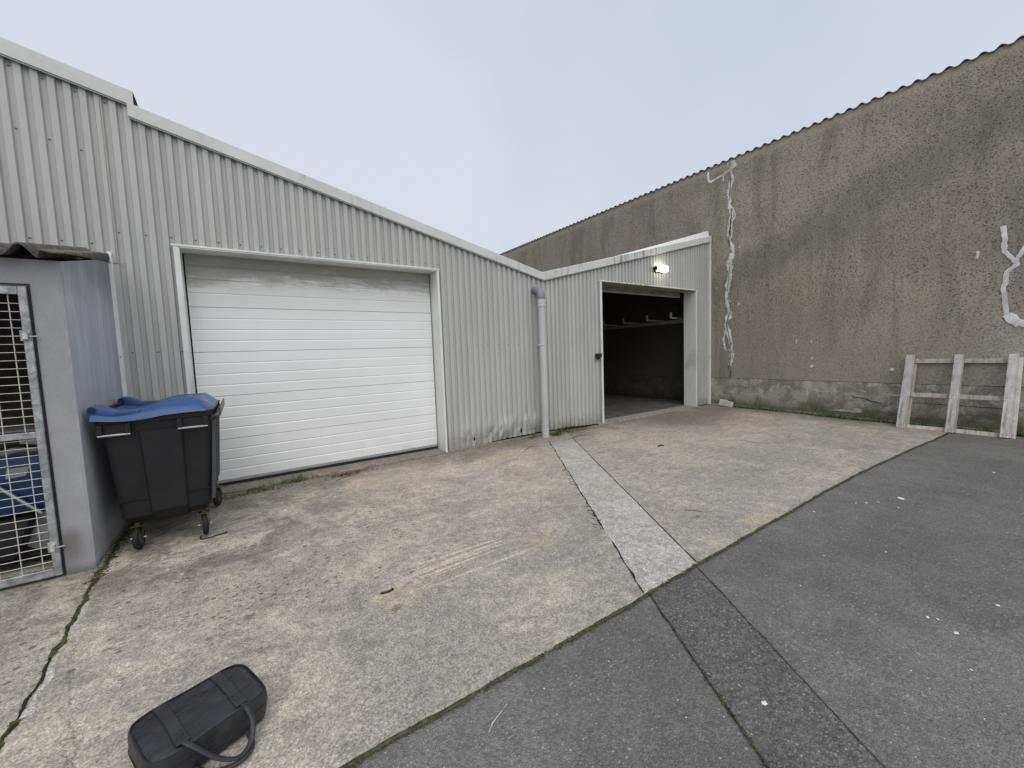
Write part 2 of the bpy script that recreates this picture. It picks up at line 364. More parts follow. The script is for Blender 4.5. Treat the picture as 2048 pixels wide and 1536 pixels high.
def m_shed():
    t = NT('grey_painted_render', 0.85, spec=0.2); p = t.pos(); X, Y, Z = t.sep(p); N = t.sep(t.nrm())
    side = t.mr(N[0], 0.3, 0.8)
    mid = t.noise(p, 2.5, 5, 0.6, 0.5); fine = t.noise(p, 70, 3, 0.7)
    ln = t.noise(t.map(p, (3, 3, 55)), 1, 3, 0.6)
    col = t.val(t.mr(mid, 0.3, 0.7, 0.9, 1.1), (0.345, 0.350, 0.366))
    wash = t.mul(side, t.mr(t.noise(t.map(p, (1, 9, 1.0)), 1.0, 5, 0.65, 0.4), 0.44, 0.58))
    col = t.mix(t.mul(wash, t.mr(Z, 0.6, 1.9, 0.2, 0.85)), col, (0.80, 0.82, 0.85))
    col = t.mix(t.mul(side, 0.80), col, (0.50, 0.52, 0.555))  # side face painted paler to make up for weak sunlight there
    wd = t.mr(t.noise(p, 6, 5, 0.75, 0.6), 0.60, 0.70)
    ft = t.mr(Z, 0.42, 0.0)
    col = t.mix(t.mul(t.mul(wd, ft), 0.8), col, (0.09, 0.095, 0.07))
    col = t.mix(t.mr(t.add(Z, t.mul(mid, 0.1)), 0.12, 0.03, 0, 0.75), col, (0.11, 0.12, 0.09))
    # darker towards the eaves, and rust stain by the lower bolt
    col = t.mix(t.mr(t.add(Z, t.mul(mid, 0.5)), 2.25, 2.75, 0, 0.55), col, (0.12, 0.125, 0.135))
    dx = t.math('SUBTRACT', X, -3.79); dz = t.math('SUBTRACT', Z, 0.22)
    d = t.math('SQRT', t.add(t.mul(t.mul(dx, dx), 4), t.mul(dz, dz)))
    col = t.mix(t.mul(t.mr(t.add(d, t.mul(mid, 0.2)), 0.30, 0.12), 0.6), col, (0.12, 0.10, 0.075))
    col = t.val(t.mr(fine, 0.2, 0.8, 0.93, 1.07), col)
    return t.done(col, 0.85, t.bump(t.add(t.mul(fine, 0.6), t.mul(ln, 0.5)), 0.35, 0.006))

def m_wood(name='weathered_wood', base=(0.40, 0.365, 0.33)):
    t = NT(name, 0.85, spec=0.2); p = t.obj(); q = t.map(p, (1, 1, 1))
    g1 = t.noise(t.map(p, (30, 30, 2.5)), 1, 4, 0.7, 0.5)
    blot = t.noise(p, 5, 4, 0.6)
    info = t.n('ShaderNodeObjectInfo').outputs['Random']
    col = t.mix(t.mr(blot, 0.35, 0.65), base, tuple(min(1, c*1.25) for c in base))
    col = t.mix(t.mr(g1, 0.48, 0.68, 0, 0.7), col, (0.22, 0.185, 0.16))
    col = t.mix(t.mr(t.noise(p, 11, 4, 0.7), 0.60, 0.70, 0, 0.7), col, (0.13, 0.11, 0.095))
    col = t.val(t.mr(info, 0, 1, 0.82, 1.14), col)
    return t.done(col, 0.85, t.bump(g1, 0.5, 0.004))

def m_galv():
    t = NT('galvanised_steel', 0.45, metallic=0.55, spec=0.5); p = t.pos()
    v = t.sep(t.vor(p, 22, 'Color'))[0]; n = t.noise(p, 14, 5, 0.7, 0.6)
    col = t.mix(t.mr(n, 0.35, 0.65), (0.30, 0.325, 0.335), (0.48, 0.505, 0.51))
    col = t.val(t.mr(v, 0, 1, 0.88, 1.1), col)
    return t.done(col, t.mr(n, 0.3, 0.7, 0.35, 0.6))

def m_leather():
    t = NT('black_leather', 0.42, spec=0.5); p = t.obj()
    g = t.vor(p, 260, 'Distance'); n = t.noise(p, 9, 4, 0.6, 0.8)
    w = t.noise(t.map(p, (9, 26, 9), (0, 0, 0.35)), 1.0, 3, 0.5, 1.2)
    col = t.mix(t.mr(n, 0.35, 0.7), (0.017, 0.018, 0.021), (0.034, 0.036, 0.041))
    b = t.bump(w, 0.40, 0.014); b = t.bump(g, 0.15, 0.0015, b)
    return t.done(col, t.mr(n, 0.3, 0.7, 0.36, 0.52), b)

def m_fibre():
    t = NT('fibre_cement_sheet', 0.9, spec=0.15); p = t.pos()
    n = t.noise(p, 7, 5, 0.7, 0.5)
    col = t.mix(t.mr(n, 0.35, 0.65), (0.09, 0.085, 0.075), (0.20, 0.185, 0.155))
    col = t.mix(t.mr(t.noise(p, 18, 4, 0.7), 0.58, 0.68, 0, 0.6), col, (0.27, 0.2, 0.09))
    return t.done(col, 0.9, t.bump(t.noise(p, 60, 3), 0.4, 0.005))

def m_leaf(name, a, b):
    t = NT(name, 0.7, spec=0.2); p = t.pos()
    return t.done(t.mix(t.mr(t.noise(p, 25, 3), 0.35, 0.65), a, b), 0.7)

M = {}
M['concrete'] = m_concrete('yard_concrete')
M['strip'] = m_concrete('pale_channel_concrete', True)
M['asphalt'] = m_asphalt('grey_asphalt', (0.210, 0.206, 0.196), 0.58)
M['asphalt2'] = m_asphalt('dark_asphalt_patch', (0.192, 0.188, 0.180), 0.95)
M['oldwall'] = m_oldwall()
M['clad'] = m_clad('grey_profiled_sheet', (0.50, 0.508, 0.485))
M['fascia'] = m_fascia('pale_grey_flashing', (0.66, 0.69, 0.655))
M['trim'] = m_fascia('white_trim', (0.78, 0.80, 0.77))
M['trimwhite'] = m_plain('bright_white_paint', (0.85, 0.87, 0.86), 0.4, var=0.06, world=True)
M['soffit'] = m_plain('dirty_soffit', (0.36, 0.34, 0.29), 0.6, var=0.2, scale=4, world=True)
M['door'] = m_door()
M['seal'] = m_plain('black_rubber', (0.025, 0.025, 0.027), 0.7)
M['alu'] = m_plain('dull_aluminium', (0.42, 0.43, 0.43), 0.45, 0.4)
M['screw'] = m_plain('dull_screw_head', (0.20, 0.19, 0.17), 0.5, 0.3)
M['shed'] = m_shed()
M['galv'] = m_galv()
M['wire'] = m_plain('pale_welded_wire', (0.62, 0.61, 0.54), 0.45, 0.3, var=0.2, scale=20, world=True)
M['purple'] = m_plain('dark_purple_paint', (0.018, 0.012, 0.028), 0.6)
M['fibre'] = m_fibre()
M['darkwood'] = m_plain('dark_shed_boards', (0.10, 0.08, 0.06), 0.85, var=0.4, scale=4, world=True)
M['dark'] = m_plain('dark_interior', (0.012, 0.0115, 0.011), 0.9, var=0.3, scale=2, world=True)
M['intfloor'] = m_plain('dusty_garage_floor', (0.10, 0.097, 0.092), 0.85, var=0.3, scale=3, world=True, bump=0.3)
M['mortar'] = m_plain('pale_mortar_filler', (0.64, 0.625, 0.58), 0.9, var=0.4, scale=8, world=True, bump=0.6, bscale=40)
M['whitepaint'] = m_plain('white_filler', (0.76, 0.75, 0.71), 0.85, var=0.25, scale=8, world=True, bump=0.4)
M['crack'] = m_plain('crack_dark', (0.025, 0.022, 0.018), 1.0)  # flat dark tone for cracks, joints and nail heads
M['pvc'] = m_plain('blue_grey_pvc', (0.535, 0.54, 0.555), 0.45, var=0.07, scale=3, world=True)
M['pvcdark'] = m_plain('grey_pvc_elbow', (0.25, 0.26, 0.28), 0.4, var=0.08)
M['pinkring'] = m_plain('faded_collar', (0.50, 0.46, 0.47), 0.5)
M['bin'] = m_plain('dark_grey_plastic', (0.013, 0.0135, 0.015), 0.62, var=0.2, scale=4, bump=0.15, bscale=200)
M['binlight'] = m_plain('grey_plastic_rib_sheen', (0.075, 0.077, 0.08), 0.4)  # grey lip and hub plastic; on the ribs it paints in sky sheen
M['lid'] = m_plain('blue_plastic_lid', (0.030, 0.085, 0.23), 0.36, var=0.2, scale=5, spec=0.45)
M['yellowzinc'] = m_plain('yellow_zinc', (0.13, 0.095, 0.05), 0.45, 0.7, var=0.25, scale=30)
M['tyre'] = m_plain('black_tyre', (0.018, 0.018, 0.019), 0.75, var=0.2)
M['steel'] = m_plain('bright_steel', (0.55, 0.55, 0.54), 0.3, 0.9)
M['leather'] = m_leather()
M['leather2'] = m_plain('black_leather_strap', (0.034, 0.036, 0.041), 0.45, var=0.2, bump=0.2, bscale=250)
M['wood'] = m_wood('weathered_grey_board', (0.55, 0.525, 0.49))
M['wood2'] = m_wood('weathered_pink_board', (0.47, 0.425, 0.38))
M['card'] = m_plain('dirty_white_block', (0.66, 0.62, 0.57), 0.8, var=0.15, scale=14)
M['moss'] = m_leaf('moss', (0.020, 0.024, 0.010), (0.095, 0.100, 0.035))
M['dirt'] = m_leaf('joint_dirt', (0.045, 0.042, 0.030), (0.10, 0.098, 0.055))
M['grass'] = m_leaf('weed_leaf', (0.055, 0.11, 0.022), (0.15, 0.22, 0.06))
M['straw'] = m_leaf('dry_stalk', (0.12, 0.095, 0.06), (0.26, 0.21, 0.14))
M['leaf'] = m_leaf('dead_leaf', (0.085, 0.05, 0.03), (0.19, 0.12, 0.075))
M['white'] = m_plain('white_chip', (0.75, 0.74, 0.68), 0.7)
M['black'] = m_plain('black_plastic', (0.02, 0.02, 0.022), 0.5)
M['blue'] = m_plain('blue_bodywork', (0.006, 0.035, 0.12), 0.35, spec=0.5)
M['sticker'] = m_plain('pale_sticker', (0.30, 0.31, 0.34), 0.5)
M['greycloth'] = m_plain('grey_cover', (0.32, 0.32, 0.31), 0.8)
def m_emit():
    m = bpy.data.materials.new('lit_lens'); m.use_nodes = True; t = m.node_tree
    b = t.nodes['Principled BSDF']; b.inputs['Base Color'].default_value = (0.9, 0.9, 0.8, 1)
    b.inputs['Emission Color'].default_value = (1, 0.96, 0.72, 1); b.inputs['Emission Strength'].default_value = 9.0
    return m
M['lens'] = m_emit()

# ------------------------------------------------------------------ SETTING: ground
def grid_mesh(xs, ys, zf):
    vs = [(x, y, zf(x, y)) for y in ys for x in xs]; n = len(xs)
    fs = [(j*n+i, j*n+i+1, (j+1)*n+i+1, (j+1)*n+i) for j in range(len(ys)-1) for i in range(n-1)]
    return vs, fs
def frange(a, b, st):
    n = max(1, int(round(abs((b-a)/st)))); return [a+(b-a)*i/n for i in range(n+1)]
xs = [-400, -150, -60, -25, -14] + frange(-9, 9, 0.3) + [14, 25, 60, 150, 400]
ys = [-400, -150, -60, -25, -14] + frange(-9, 1.5, 0.3) + [8, 25, 60, 150, 400]
v, f = grid_mesh(xs, ys, lambda x, y: gz(x, y)-0.014)
settag(obj('ground', v, f, M['asphalt'], smooth=40), kind='structure')

def edgeY(x): return -4.262 - 0.17*sst(2.0, 7.2, x) + 0.010*nz(x*3.1, 5.5) + 0.006*nz(x*11, 2.2) + 0.004*nz(x*31, 1.2)
# the concrete apron: split by the pale channel strip that runs from the downpipe to the tarmac
def stripL(y):   # x of the left edge of the strip
    t = (y+0.591)/(-4.267+0.591); return 1.654+(-0.62-1.654)*t + 0.012*nz(y*6, 3.3)+0.007*nz(y*19, 8.3)
def stripR(y):
    t = (y+0.741)/(-4.26+0.741); return 2.093+(-0.021-2.093)*t + 0.006*nz(y*4, 7.7)
def crackX(y):   # joint running out from the shed corner
    return -3.60 + 0.03*math.sin(y*1.3) + 0.022*nz(y*5, 9.1) + 0.012*nz(y*17, 4.1) - 0.02*sst(-1.6, -0.5, y)
def slab(name, xl, xr, ytop, nx):
    rows = 46; vs = []; fs = []
    for j in range(rows+1):
        for i in range(nx+1):
            # bottom row follows the ragged slab edge
            tt = j/rows
            x0, x1 = xl(-4.262+tt*(ytop+4.262)), xr(-4.262+tt*(ytop+4.262)); x = x0+(x1-x0)*i/nx
            y = edgeY(x)*(1-tt)+ytop*tt
            x0, x1 = xl(y), xr(y); x = x0+(x1-x0)*i/nx
            vs.append((x, y, gz(x, y)))
    n = nx+1
    for j in range(rows):
        for i in range(nx): fs.append((j*n+i, j*n+i+1, (j+1)*n+i+1, (j+1)*n+i))
    base = len(vs)
    for i in range(n): vs.append((vs[i][0], vs[i][1]-0.004, vs[i][2]-0.05))
    for i in range(nx): fs.append((i+1, i, base+i, base+i+1))
    return settag(obj(name, vs, fs, M['concrete'], smooth=40), kind='structure')
slab('concrete_slab', lambda y: -9.0, lambda y: crackX(y)-0.006, 0.35, 60)
slab('concrete_slab', lambda y: crackX(y)+0.006, lambda y: stripL(min(y, -0.02))-0.004, 0.35, 240)
slab('concrete_slab', lambda y: stripR(min(y, -0.02))+0.003, lambda y: 7.70, 0.28, 300)
vs = []; fs = []; R = 60
for j in range(R+1):
    tt = j/R
    for i in range(7):
        y = -4.262*(1-tt) - 0.06*tt; x0, x1 = stripL(y), stripR(y); x = x0+(x1-x0)*i/6
        y = edgeY(x)*(1-tt) - 0.06*tt; vs.append((stripL(y)+(stripR(y)-stripL(y))*i/6, y, gz(x, y)-0.002))
for j in range(R):
    for i in range(6): fs.append((j*7+i, j*7+i+1, (j+1)*7+i+1, (j+1)*7+i))
vs2 = len(vs)
for i in range(7): vs.append((vs[i][0], vs[i][1]-0.004, -0.05))
for i in range(6): fs.append((i+1, i, vs2+i, vs2+i+1))
settag(obj('channel_strip', vs, fs, M['strip'], smooth=40), kind='structure')

# dark reinstated trench in the tarmac, continuing the strip
def trL(t): return (-0.587-0.53*t+0.012*nz(t*9, 1.1), -4.275-0.90*t)
def trR(t): return (-0.054-0.57*t+0.010*nz(t*8, 6.1), -4.275-0.90*t)
vs = []; fs = []; K = 60
for j in range(K+1):
    t = 4.5*j/K
    a = trL(t); b = trR(t)
    for i in range(4):
        x = a[0]+(b[0]-a[0])*i/3; y = a[1]+(b[1]-a[1])*i/3
        vs.append((x, y, gz(x, y)-0.008+0.002*math.sin(PI*i/3)))
for j in range(K):
    for i in range(3): fs.append((j*4+i+1, j*4+i, (j+1)*4+i, (j+1)*4+i+1))
settag(obj('tarmac_patch', vs, fs, M['asphalt2'], smooth=40), kind='structure')

# joints: dark, mossy seams with real relief
def ribbon(mb, pts, width, lift, jit=0.5, hump=0.004, step=0.02, gap=0.0, seed=0.0, m=0):
    P = []
    for a, b in zip(pts[:-1], pts[1:]):
        L = math.dist(a, b); n = max(1, int(L/step))
        for k in range(n): P.append((a[0]+(b[0]-a[0])*k/n, a[1]+(b[1]-a[1])*k/n))
    P.append(pts[-1]); base = len(mb.v); live = []
    for i, p in enumerate(P):
        q = P[min(i+1, len(P)-1)]; r = P[max(i-1, 0)]
        dx, dy = q[0]-r[0], q[1]-r[1]; L = math.hypot(dx, dy) or 1; nx, ny = -dy/L, dx/L
        s = i*step
        w = (width(s) if callable(width) else width)*max(0.12, 1+jit*nz(s*9, seed)+0.6*jit*nz(s*37, seed+3))
        live.append((0.5+nz(s*2.2, seed+8)) > gap)
        o = 0.25*w*nz(s*14, seed+5)
        for k, u in enumerate((-1, -0.45, 0.45, 1)):
            x = p[0]+nx*(w*0.5*u+o); y = p[1]+ny*(w*0.5*u+o)
            mb.v.append((x, y, gz(x, y)+lift+(hump*(0.6+nz(x*40, y*40)) if k in (1, 2) else 0)))
    for i in range(len(P)-1):
        if not live[i]: continue
        for k in range(3):
            a = base+i*4+k; mb.f.append((a, a+1, a+5, a+4)); mb.m.append(m)
def bumps(mb, pts, n, w, r0, r1, z=0.0, seed=1, m=0, flat=0.5, zf=None):
    rnd = random.Random(seed); segs = [(a, b, math.dist(a, b)) for a, b in zip(pts[:-1], pts[1:])]; T = sum(s[2] for s in segs)
    for _ in range(n):
        d = rnd.random()*T
        for a, b, L in segs:
            if d <= L: break
            d -= L
        t = d/L if L else 0; x = a[0]+(b[0]-a[0])*t+rnd.gauss(0, w); y = a[1]+(b[1]-a[1])*t+rnd.gauss(0, w); r = rnd.uniform(r0, r1)
        zz = (zf(x, y) if zf else gz(x, y))+z; k = 5; an = rnd.random()*6
        vs = [(x+r*math.cos(an+2*PI*i/k)*rnd.uniform(.7, 1.2), y+r*math.sin(an+2*PI*i/k)*rnd.uniform(.7, 1.2), zz-0.002) for i in range(k)]+[(x, y, zz+r*flat)]
        mb.add(vs, [(i, (i+1) % k, k) for i in range(k)], m)
edge_pts = [(x, edgeY(x)-0.012) for x in frange(-8, 7.1, 0.05)]
mb = MB(); ribbon(mb, edge_pts, 0.018, 0.0015, 1.0, 0.005, seed=1)
settag(mb.build('joint_dirt', M['dirt'], smooth=60), kind='structure')
mb = MB(); ribbon(mb, edge_pts, 0.012, 0.003, 1.3, 0.005, gap=0.46, seed=4)
bumps(mb, edge_pts, 3000, 0.007, 0.003, 0.008, 0.001, 3)
settag(mb.build('moss', M['moss'], smooth=60), 'green brown moss filling the seam between concrete and tarmac', 'moss', kind='stuff')
cr_pts = [(crackX(y), y) for y in frange(-4.35, -0.05, 0.03)]
mb = MB(); ribbon(mb, cr_pts, lambda s: 0.013, 0.002, 1.2, 0.000, 0.012, seed=12)
settag(mb.build('joint_gap', M['crack'], smooth=60), kind='structure')
mb = MB(); ribbon(mb, cr_pts, lambda s: 0.024, 0.002, 1.2, 0.006, 0.012, gap=0.45, seed=15)
bumps(mb, cr_pts, 420, 0.009, 0.003, 0.009, 0.0, 5)
bumps(mb, [(-3.63, -1.75), (-3.62, -0.2)], 700, 0.022, 0.005, 0.016, 0.0, 6)
settag(mb.build('moss', M['moss'], smooth=60), 'dark moss growing in the cracked joint beside the grey shed', 'moss', kind='stuff')
# chipped pale lip along the crack
mb = MB(); ribbon(mb, [(x+0.028, y) for x, y in cr_pts if y < -1.6], 0.028, 0.0015, 1.2, 0.002, 0.012, gap=0.55, seed=31)
settag(mb.build('chipped_joint_edge', M['strip'], smooth=60), kind='structure')
mb = MB()
ribbon(mb, [(stripL(y)-0.002, y) for y in frange(-4.25, -0.45, 0.04)], 0.012, 0.001, 0.9, 0.002, 0.012, seed=17)
ribbon(mb, [(stripR(y), y) for y in frange(-4.25, -0.6, 0.04)], 0.010, 0.001, 0.5, 0.001, 0.012, seed=18)
for i in range(46):                                   # broken edge of the strip
    y = random.uniform(-3.5, -1.7); x = stripL(y)-random.uniform(0.0, 0.06); a = random.random()*6
    ribbon(mb, [(x, y), (x+0.05*math.cos(a), y+0.05*math.sin(a))], 0.006, 0.002, 0.8, 0.001, 0.01, seed=i)
settag(mb.build('strip_joint', M['crack'], smooth=60), kind='structure')
mb = MB()
tl = [trL(t) for t in frange(0, 4.4, 0.05)]; tr = [trR(t) for t in frange(0, 4.4, 0.05)]
ribbon(mb, tl, 0.0065, 0.0005-0.006, 0.8, 0.003, seed=20); ribbon(mb, tr, 0.006, 0.0005-0.006, 0.7, 0.003, seed=21)
settag(mb.build('tarmac_joint', M['dirt'], smooth=60), kind='structure')
mb = MB(); ribbon(mb, tl[:30], 0.008, -0.004, 1.2, 0.003, gap=0.55, seed=23); bumps(mb, tl[:34], 260, 0.006, 0.003, 0.007, -0.006, 9)
ribbon(mb, tr[:26], 0.007, -0.004, 1.2, 0.002, gap=0.66, seed=24); bumps(mb, tr[:20], 90, 0.005, 0.003, 0.006, -0.006, 10)
settag(mb.build('moss', M['moss'], smooth=60), 'thin line of moss along the edges of the dark tarmac patch', 'moss', kind='stuff')

# ------------------------------------------------------------------ the metal garage building
LX0, VAL, RX1 = -8.5, 2.07, 7.64
STEP = -3.385
def fas_bot(x):                                        # underside of the verge flashing
    if x < STEP: return 4.262 - (x-STEP)*0.222
    if x < VAL: return 2.855 + (VAL-x)*0.235
    return 2.855 + (x-VAL)*0.2465
garage = thing('garage_building', 'low garage building clad in pale grey ribbed metal with a white sectional door', 'building', (2.07, 0, 0))
D1 = (-3.095, -0.028, 2.845); D2 = (3.565, 6.955, 2.93)
pitch = 0.1055; prof = []; x = LX0
segs = [(0.0, -0.012), (0.050, -0.012), (0.058, 0.013), (0.0975, 0.013)]     # crown, slope, pan, slope
while x < RX1:
    for dx, y in segs: prof.append((x+dx, y))
    x += pitch
brk = [D1[0]-0.04, D1[1]+0.02, D2[0]-0.01, D2[1]+0.02, STEP, VAL, RX1]
def prof_y(x):
    for (a, ya), (b, yb) in zip(prof[:-1], prof[1:]):
        if a <= x <= b: return ya+(yb-ya)*(x-a)/(b-a)
    return 0
px = sorted([p for p in prof if p[0] <= RX1] + [(b, prof_y(b)) for b in brk])
mb = MB()
def dent(x, z):
    if z > 0.85 or x < 0.1 or x > 3.5: return 0.0
    k = sst(0.85, 0.1, z)*sst(0.1, 0.6, x)*(1 if x < 2.0 else 0.25)
    return k*(0.040*nz(x*3.1, z*4.2, 2.0)+0.038*nz(x*11, z*9, 5.0))
def foot(x):
    b = 0.018+0.045*sst(0, 1.8, x)*sst(3.6, 2.4, x) if x > 0 else 0.03
    return b + 0.010*nz(x*5, 3) + (0.012*nz(x*23, 1) if 0.4 < x < 2 else 0)
def cut(xm):
    if brk[0] < xm < brk[1]: return D1[2]+0.02
    if brk[2] < xm < brk[3]: return D2[2]+0.01
    return None
for (xa, ya), (xb, yb) in zip(px[:-1], px[1:]):
    if xb-xa < 1e-5: continue
    xm = (xa+xb)/2; c = cut(xm); ta, tb = fas_bot(xa)+0.05, fas_bot(xb)+0.05
    if abs(xa-STEP) < 1e-4: ta = fas_bot(xb)+0.05
    if c is not None: rows = [(c, c)]
    else:
        rows = [(foot(xa), foot(xb))]
        if xm > -0.1: rows += [(q, q) for q in (0.12, 0.22, 0.33, 0.46, 0.62, 0.85)]
    rows.append((ta, tb))
    for (a0, b0), (a1, b1) in zip(rows[:-1], rows[1:]):
        mb.quad((xa, ya+dent(xa, a0), a0), (xb, yb+dent(xb, b0), b0), (xb, yb+dent(xb, b1), b1), (xa, ya+dent(xa, a1), a1))
# screws: small domed heads in the pans
def screw(x, z, y=-0.012):
    k = 6; r = 0.008
    vs = [(x+r*1.5*math.cos(2*PI*i/k), y, z+r*math.sin(2*PI*i/k)) for i in range(k)]+[(x, y-0.006, z)]
    mb.add(vs, [((i+1) % k, i, k) for i in range(k)], 1)
def panx(i): return LX0+pitch*i+0.074
for i in range(int((RX1-LX0)/pitch)):
    x = panx(i)
    if i % 2: continue
    if x < 0.2 and x > -3.65: screw(x, 2.955+0.004*nz(x*5), 0.011)
    if x < -3.66: screw(x, 2.82, 0.011); screw(x, fas_bot(x)-0.62, 0.011)
    if cut(x) is None: screw(x, 1.70, 0.011)
    if x < STEP: screw(x, fas_bot(x)-0.06, 0.011)
mb.build('wall', [M['clad'], M['screw']], garage)
# overlap joint of the left-hand sheets
mb = MB(); mb.box(-3.612, -3.606, -0.018, -0.004, 2.63, 4.30); mb.box(-3.66, -3.54, -0.019, -0.016, 2.63, 2.637); mb.build('lap_joint', M['soffit'], garage)
# closing strip that shades the open ends of the pans
# flashings: outer face, drip lip, folded over the roof
def flashing(name, xa, xb, h, zb, cap=0.03, y=-0.055, ridge=0.0, mat='fascia', step=0.25):
    m = MB(); X = frange(xa, xb, step)
    for a, b in zip(X[:-1], X[1:]):
        za, zc = zb(a), zb(b); wa = 0.0025*nz(a*2, 1); wb = 0.0025*nz(b*2, 1)
        ring = lambda x, z, w: [(x, -0.034, z-0.014), (x, -0.040, z-0.014), (x, -0.040, z), (x, y+w, z), (x, y+w, z+h), (x, y+0.03, z+h+cap), (x, 0.22, z+h+cap), (x, 0.22, z+h+cap-0.04)]
        A, B = ring(a, za, wa), ring(b, zc, wb)
        for k in range(len(A)-1): m.quad(A[k], B[k], B[k+1], A[k+1])
    for x in (xa, xb):
        z = zb(x); m.quad((x, y, z), (x, y, z+h), (x, y+0.03, z+h+cap), (x, 0.22, z+h-0.02))
    return m.build(name, M[mat], garage)
flashing('verge_flashing', LX0, STEP+0.04, 0.142, lambda x: 4.262-(x-STEP)*0.222, 0.016)
flashing('verge_flashing', STEP-0.012, VAL, 0.130, lambda x: 2.855+(VAL-x)*0.235, 0.014, y=-0.058)
flashing('verge_flashing', VAL+0.001, RX1+0.01, 0.138, lambda x: 2.855+(x-VAL)*0.2465, 0.010, y=-0.056)
# open dark end of the upper flashing
mb = MB(); z = 4.262; x = STEP+0.042
mb.add([(x, -0.02, z+0.14), (x+0.028, 0.0, z+0.02), (x+0.03, 0.10, z+0.02), (x, 0.12, z+0.14), (x, -0.05, z+0.02)], [(0, 1, 2, 3), (0, 4, 1)]); mb.build('flashing_end', M['dark'], garage)
# bright white sealing fillet where the lean-to roof meets the old wall
mb = MB(); X = frange(3.95, RX1, 0.12)
def filt(x): return 0.004+0.135*((x-3.95)/(RX1-3.95))**1.1+0.006*nz(x*7, 2)
for a, b in zip(X[:-1], X[1:]):
    za, zb_ = 3.0+(a-VAL)*0.2465+0.002, 3.0+(b-VAL)*0.2465+0.002
    mb.quad((a, 0.0, za), (b, 0.0, zb_), (b, 0.03, zb_+filt(b)), (a, 0.03, za+filt(a)))
    mb.quad((a, 0.03, za+filt(a)), (b, 0.03, zb_+filt(b)), (b, 0.25, zb_+filt(b)), (a, 0.25, za+filt(a)))
x = RX1; z = 3.0+(x-VAL)*0.2465; mb.quad((x, 0.0, z), (x, 0.25, z), (x, 0.25, z+filt(x)), (x, 0.03, z+filt(x)))
mb.build('roof_fillet', M['trimwhite'], garage)
# roof sheets
mb = MB(); YB = 11.0
for xa, xb in ((LX0, STEP), (STEP, VAL), (VAL, RX1)):
    n = 1
    za = (4.40-(xa-STEP)*0.222) if xa < STEP-0.01 else (2.99+abs(VAL-xa)*0.2405)
    zb_ = 4.40 if xa < STEP-0.01 else 2.99+abs(VAL-xb)*0.2405
    if xa < STEP-0.01: za = 4.40+(STEP-xa)*0.222
    mb.quad((xa, 0.10, za), (xb, 0.10, zb_), (xb, YB, zb_), (xa, YB, za))
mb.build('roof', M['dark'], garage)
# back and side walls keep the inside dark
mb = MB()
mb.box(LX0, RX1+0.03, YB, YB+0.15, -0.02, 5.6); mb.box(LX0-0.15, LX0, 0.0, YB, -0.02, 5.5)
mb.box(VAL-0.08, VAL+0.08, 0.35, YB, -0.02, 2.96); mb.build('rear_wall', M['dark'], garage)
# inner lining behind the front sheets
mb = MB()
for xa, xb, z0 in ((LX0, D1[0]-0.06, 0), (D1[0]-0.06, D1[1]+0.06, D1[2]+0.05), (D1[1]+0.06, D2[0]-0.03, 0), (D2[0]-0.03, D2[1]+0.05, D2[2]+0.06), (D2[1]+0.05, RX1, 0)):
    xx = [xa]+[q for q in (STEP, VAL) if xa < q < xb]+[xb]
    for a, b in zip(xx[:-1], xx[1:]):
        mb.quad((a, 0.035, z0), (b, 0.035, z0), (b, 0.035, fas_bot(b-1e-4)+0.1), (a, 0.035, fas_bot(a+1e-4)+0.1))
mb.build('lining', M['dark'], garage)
# corner trim at the old wall + white upright beside the shed
mb = MB(); mb.box(7.618, 7.668, -0.045, 0.03, 0.0, 4.27, 0.003); mb.build('corner_trim', M['trim'], garage)
mb = MB(); mb.box(-3.674, -3.640, -0.045, 0.0, 0.0, 2.74, 0.003)
for z in (0.6, 1.65, 2.62): mb.box(-3.662, -3.652, -0.050, -0.044, z, z+0.012, 0.002, m=1)
mb.build('corner_trim', [M['trimwhite'], M['screw']], garage)

# first opening: frame and sectional door
fr = MB(); xl, xr, zt = D1
fr.box(xl-0.046, xl-0.002, -0.050, -0.030, 0.02, zt+0.010, 0.002)          # left face
fr.box(xl-0.002, xl+0.006, -0.050, 0.26, 0.04, zt, 0.0)                    # left reveal
fr.box(xr+0.002, xr+0.030, -0.050, -0.030, 0.01, zt+0.010, 0.002)
fr.box(xr-0.006, xr+0.002, -0.050, 0.26, 0.03, zt, 0.0)
fr.box(xl-0.065, xr+0.040, -0.056, -0.028, zt+0.012, zt+0.034, 0.002)
fr.build('door_frame', M['trim'], garage)
so = MB(); so.box(xl+0.007, xr-0.007, -0.050, 0.26, zt, zt+0.010); so.build('soffit', M['trim'], garage)
door = MB(); door.box(xl+0.008, xr-0.008, 0.255, 0.265, 0.05, 2.93)
dpart = door.build('garage_door', M['seal'], garage)
pj = [0.105, 0.612, 1.148, 1.690, 2.228, 2.875]
for k in range(5):
    z0, z1 = pj[k]+0.0015, pj[k+1]-0.0015; h = (z1-z0)/4; P = []
    P.append((z0, 0.228)); P.append((z0+0.005, 0.222))
    for i in range(1, 4):
        zc = z0+h*i; P += [(zc-0.012, 0.221), (zc-0.003, 0.2275), (zc+0.003, 0.2275), (zc+0.010, 0.2215)]
    P += [(z1-0.005, 0.222), (z1, 0.228)]
    m = MB(); XX = frange(xl+0.022, xr-0.024, 0.30)
    for a, b in zip(XX[:-1], XX[1:]):
        for (za, ya), (zb_, yb) in zip(P[:-1], P[1:]):
            m.quad((a, ya, za), (b, yb if False else ya, za), (b, yb, zb_), (a, yb, zb_))
    for X_ in (xl+0.022, xr-0.024):
        m.quad((X_, 0.222, z0), (X_, 0.222, z1), (X_, 0.254, z1), (X_, 0.254, z0))
    obj('panel', m.v, m.f, M['door'], dpart, m.m)
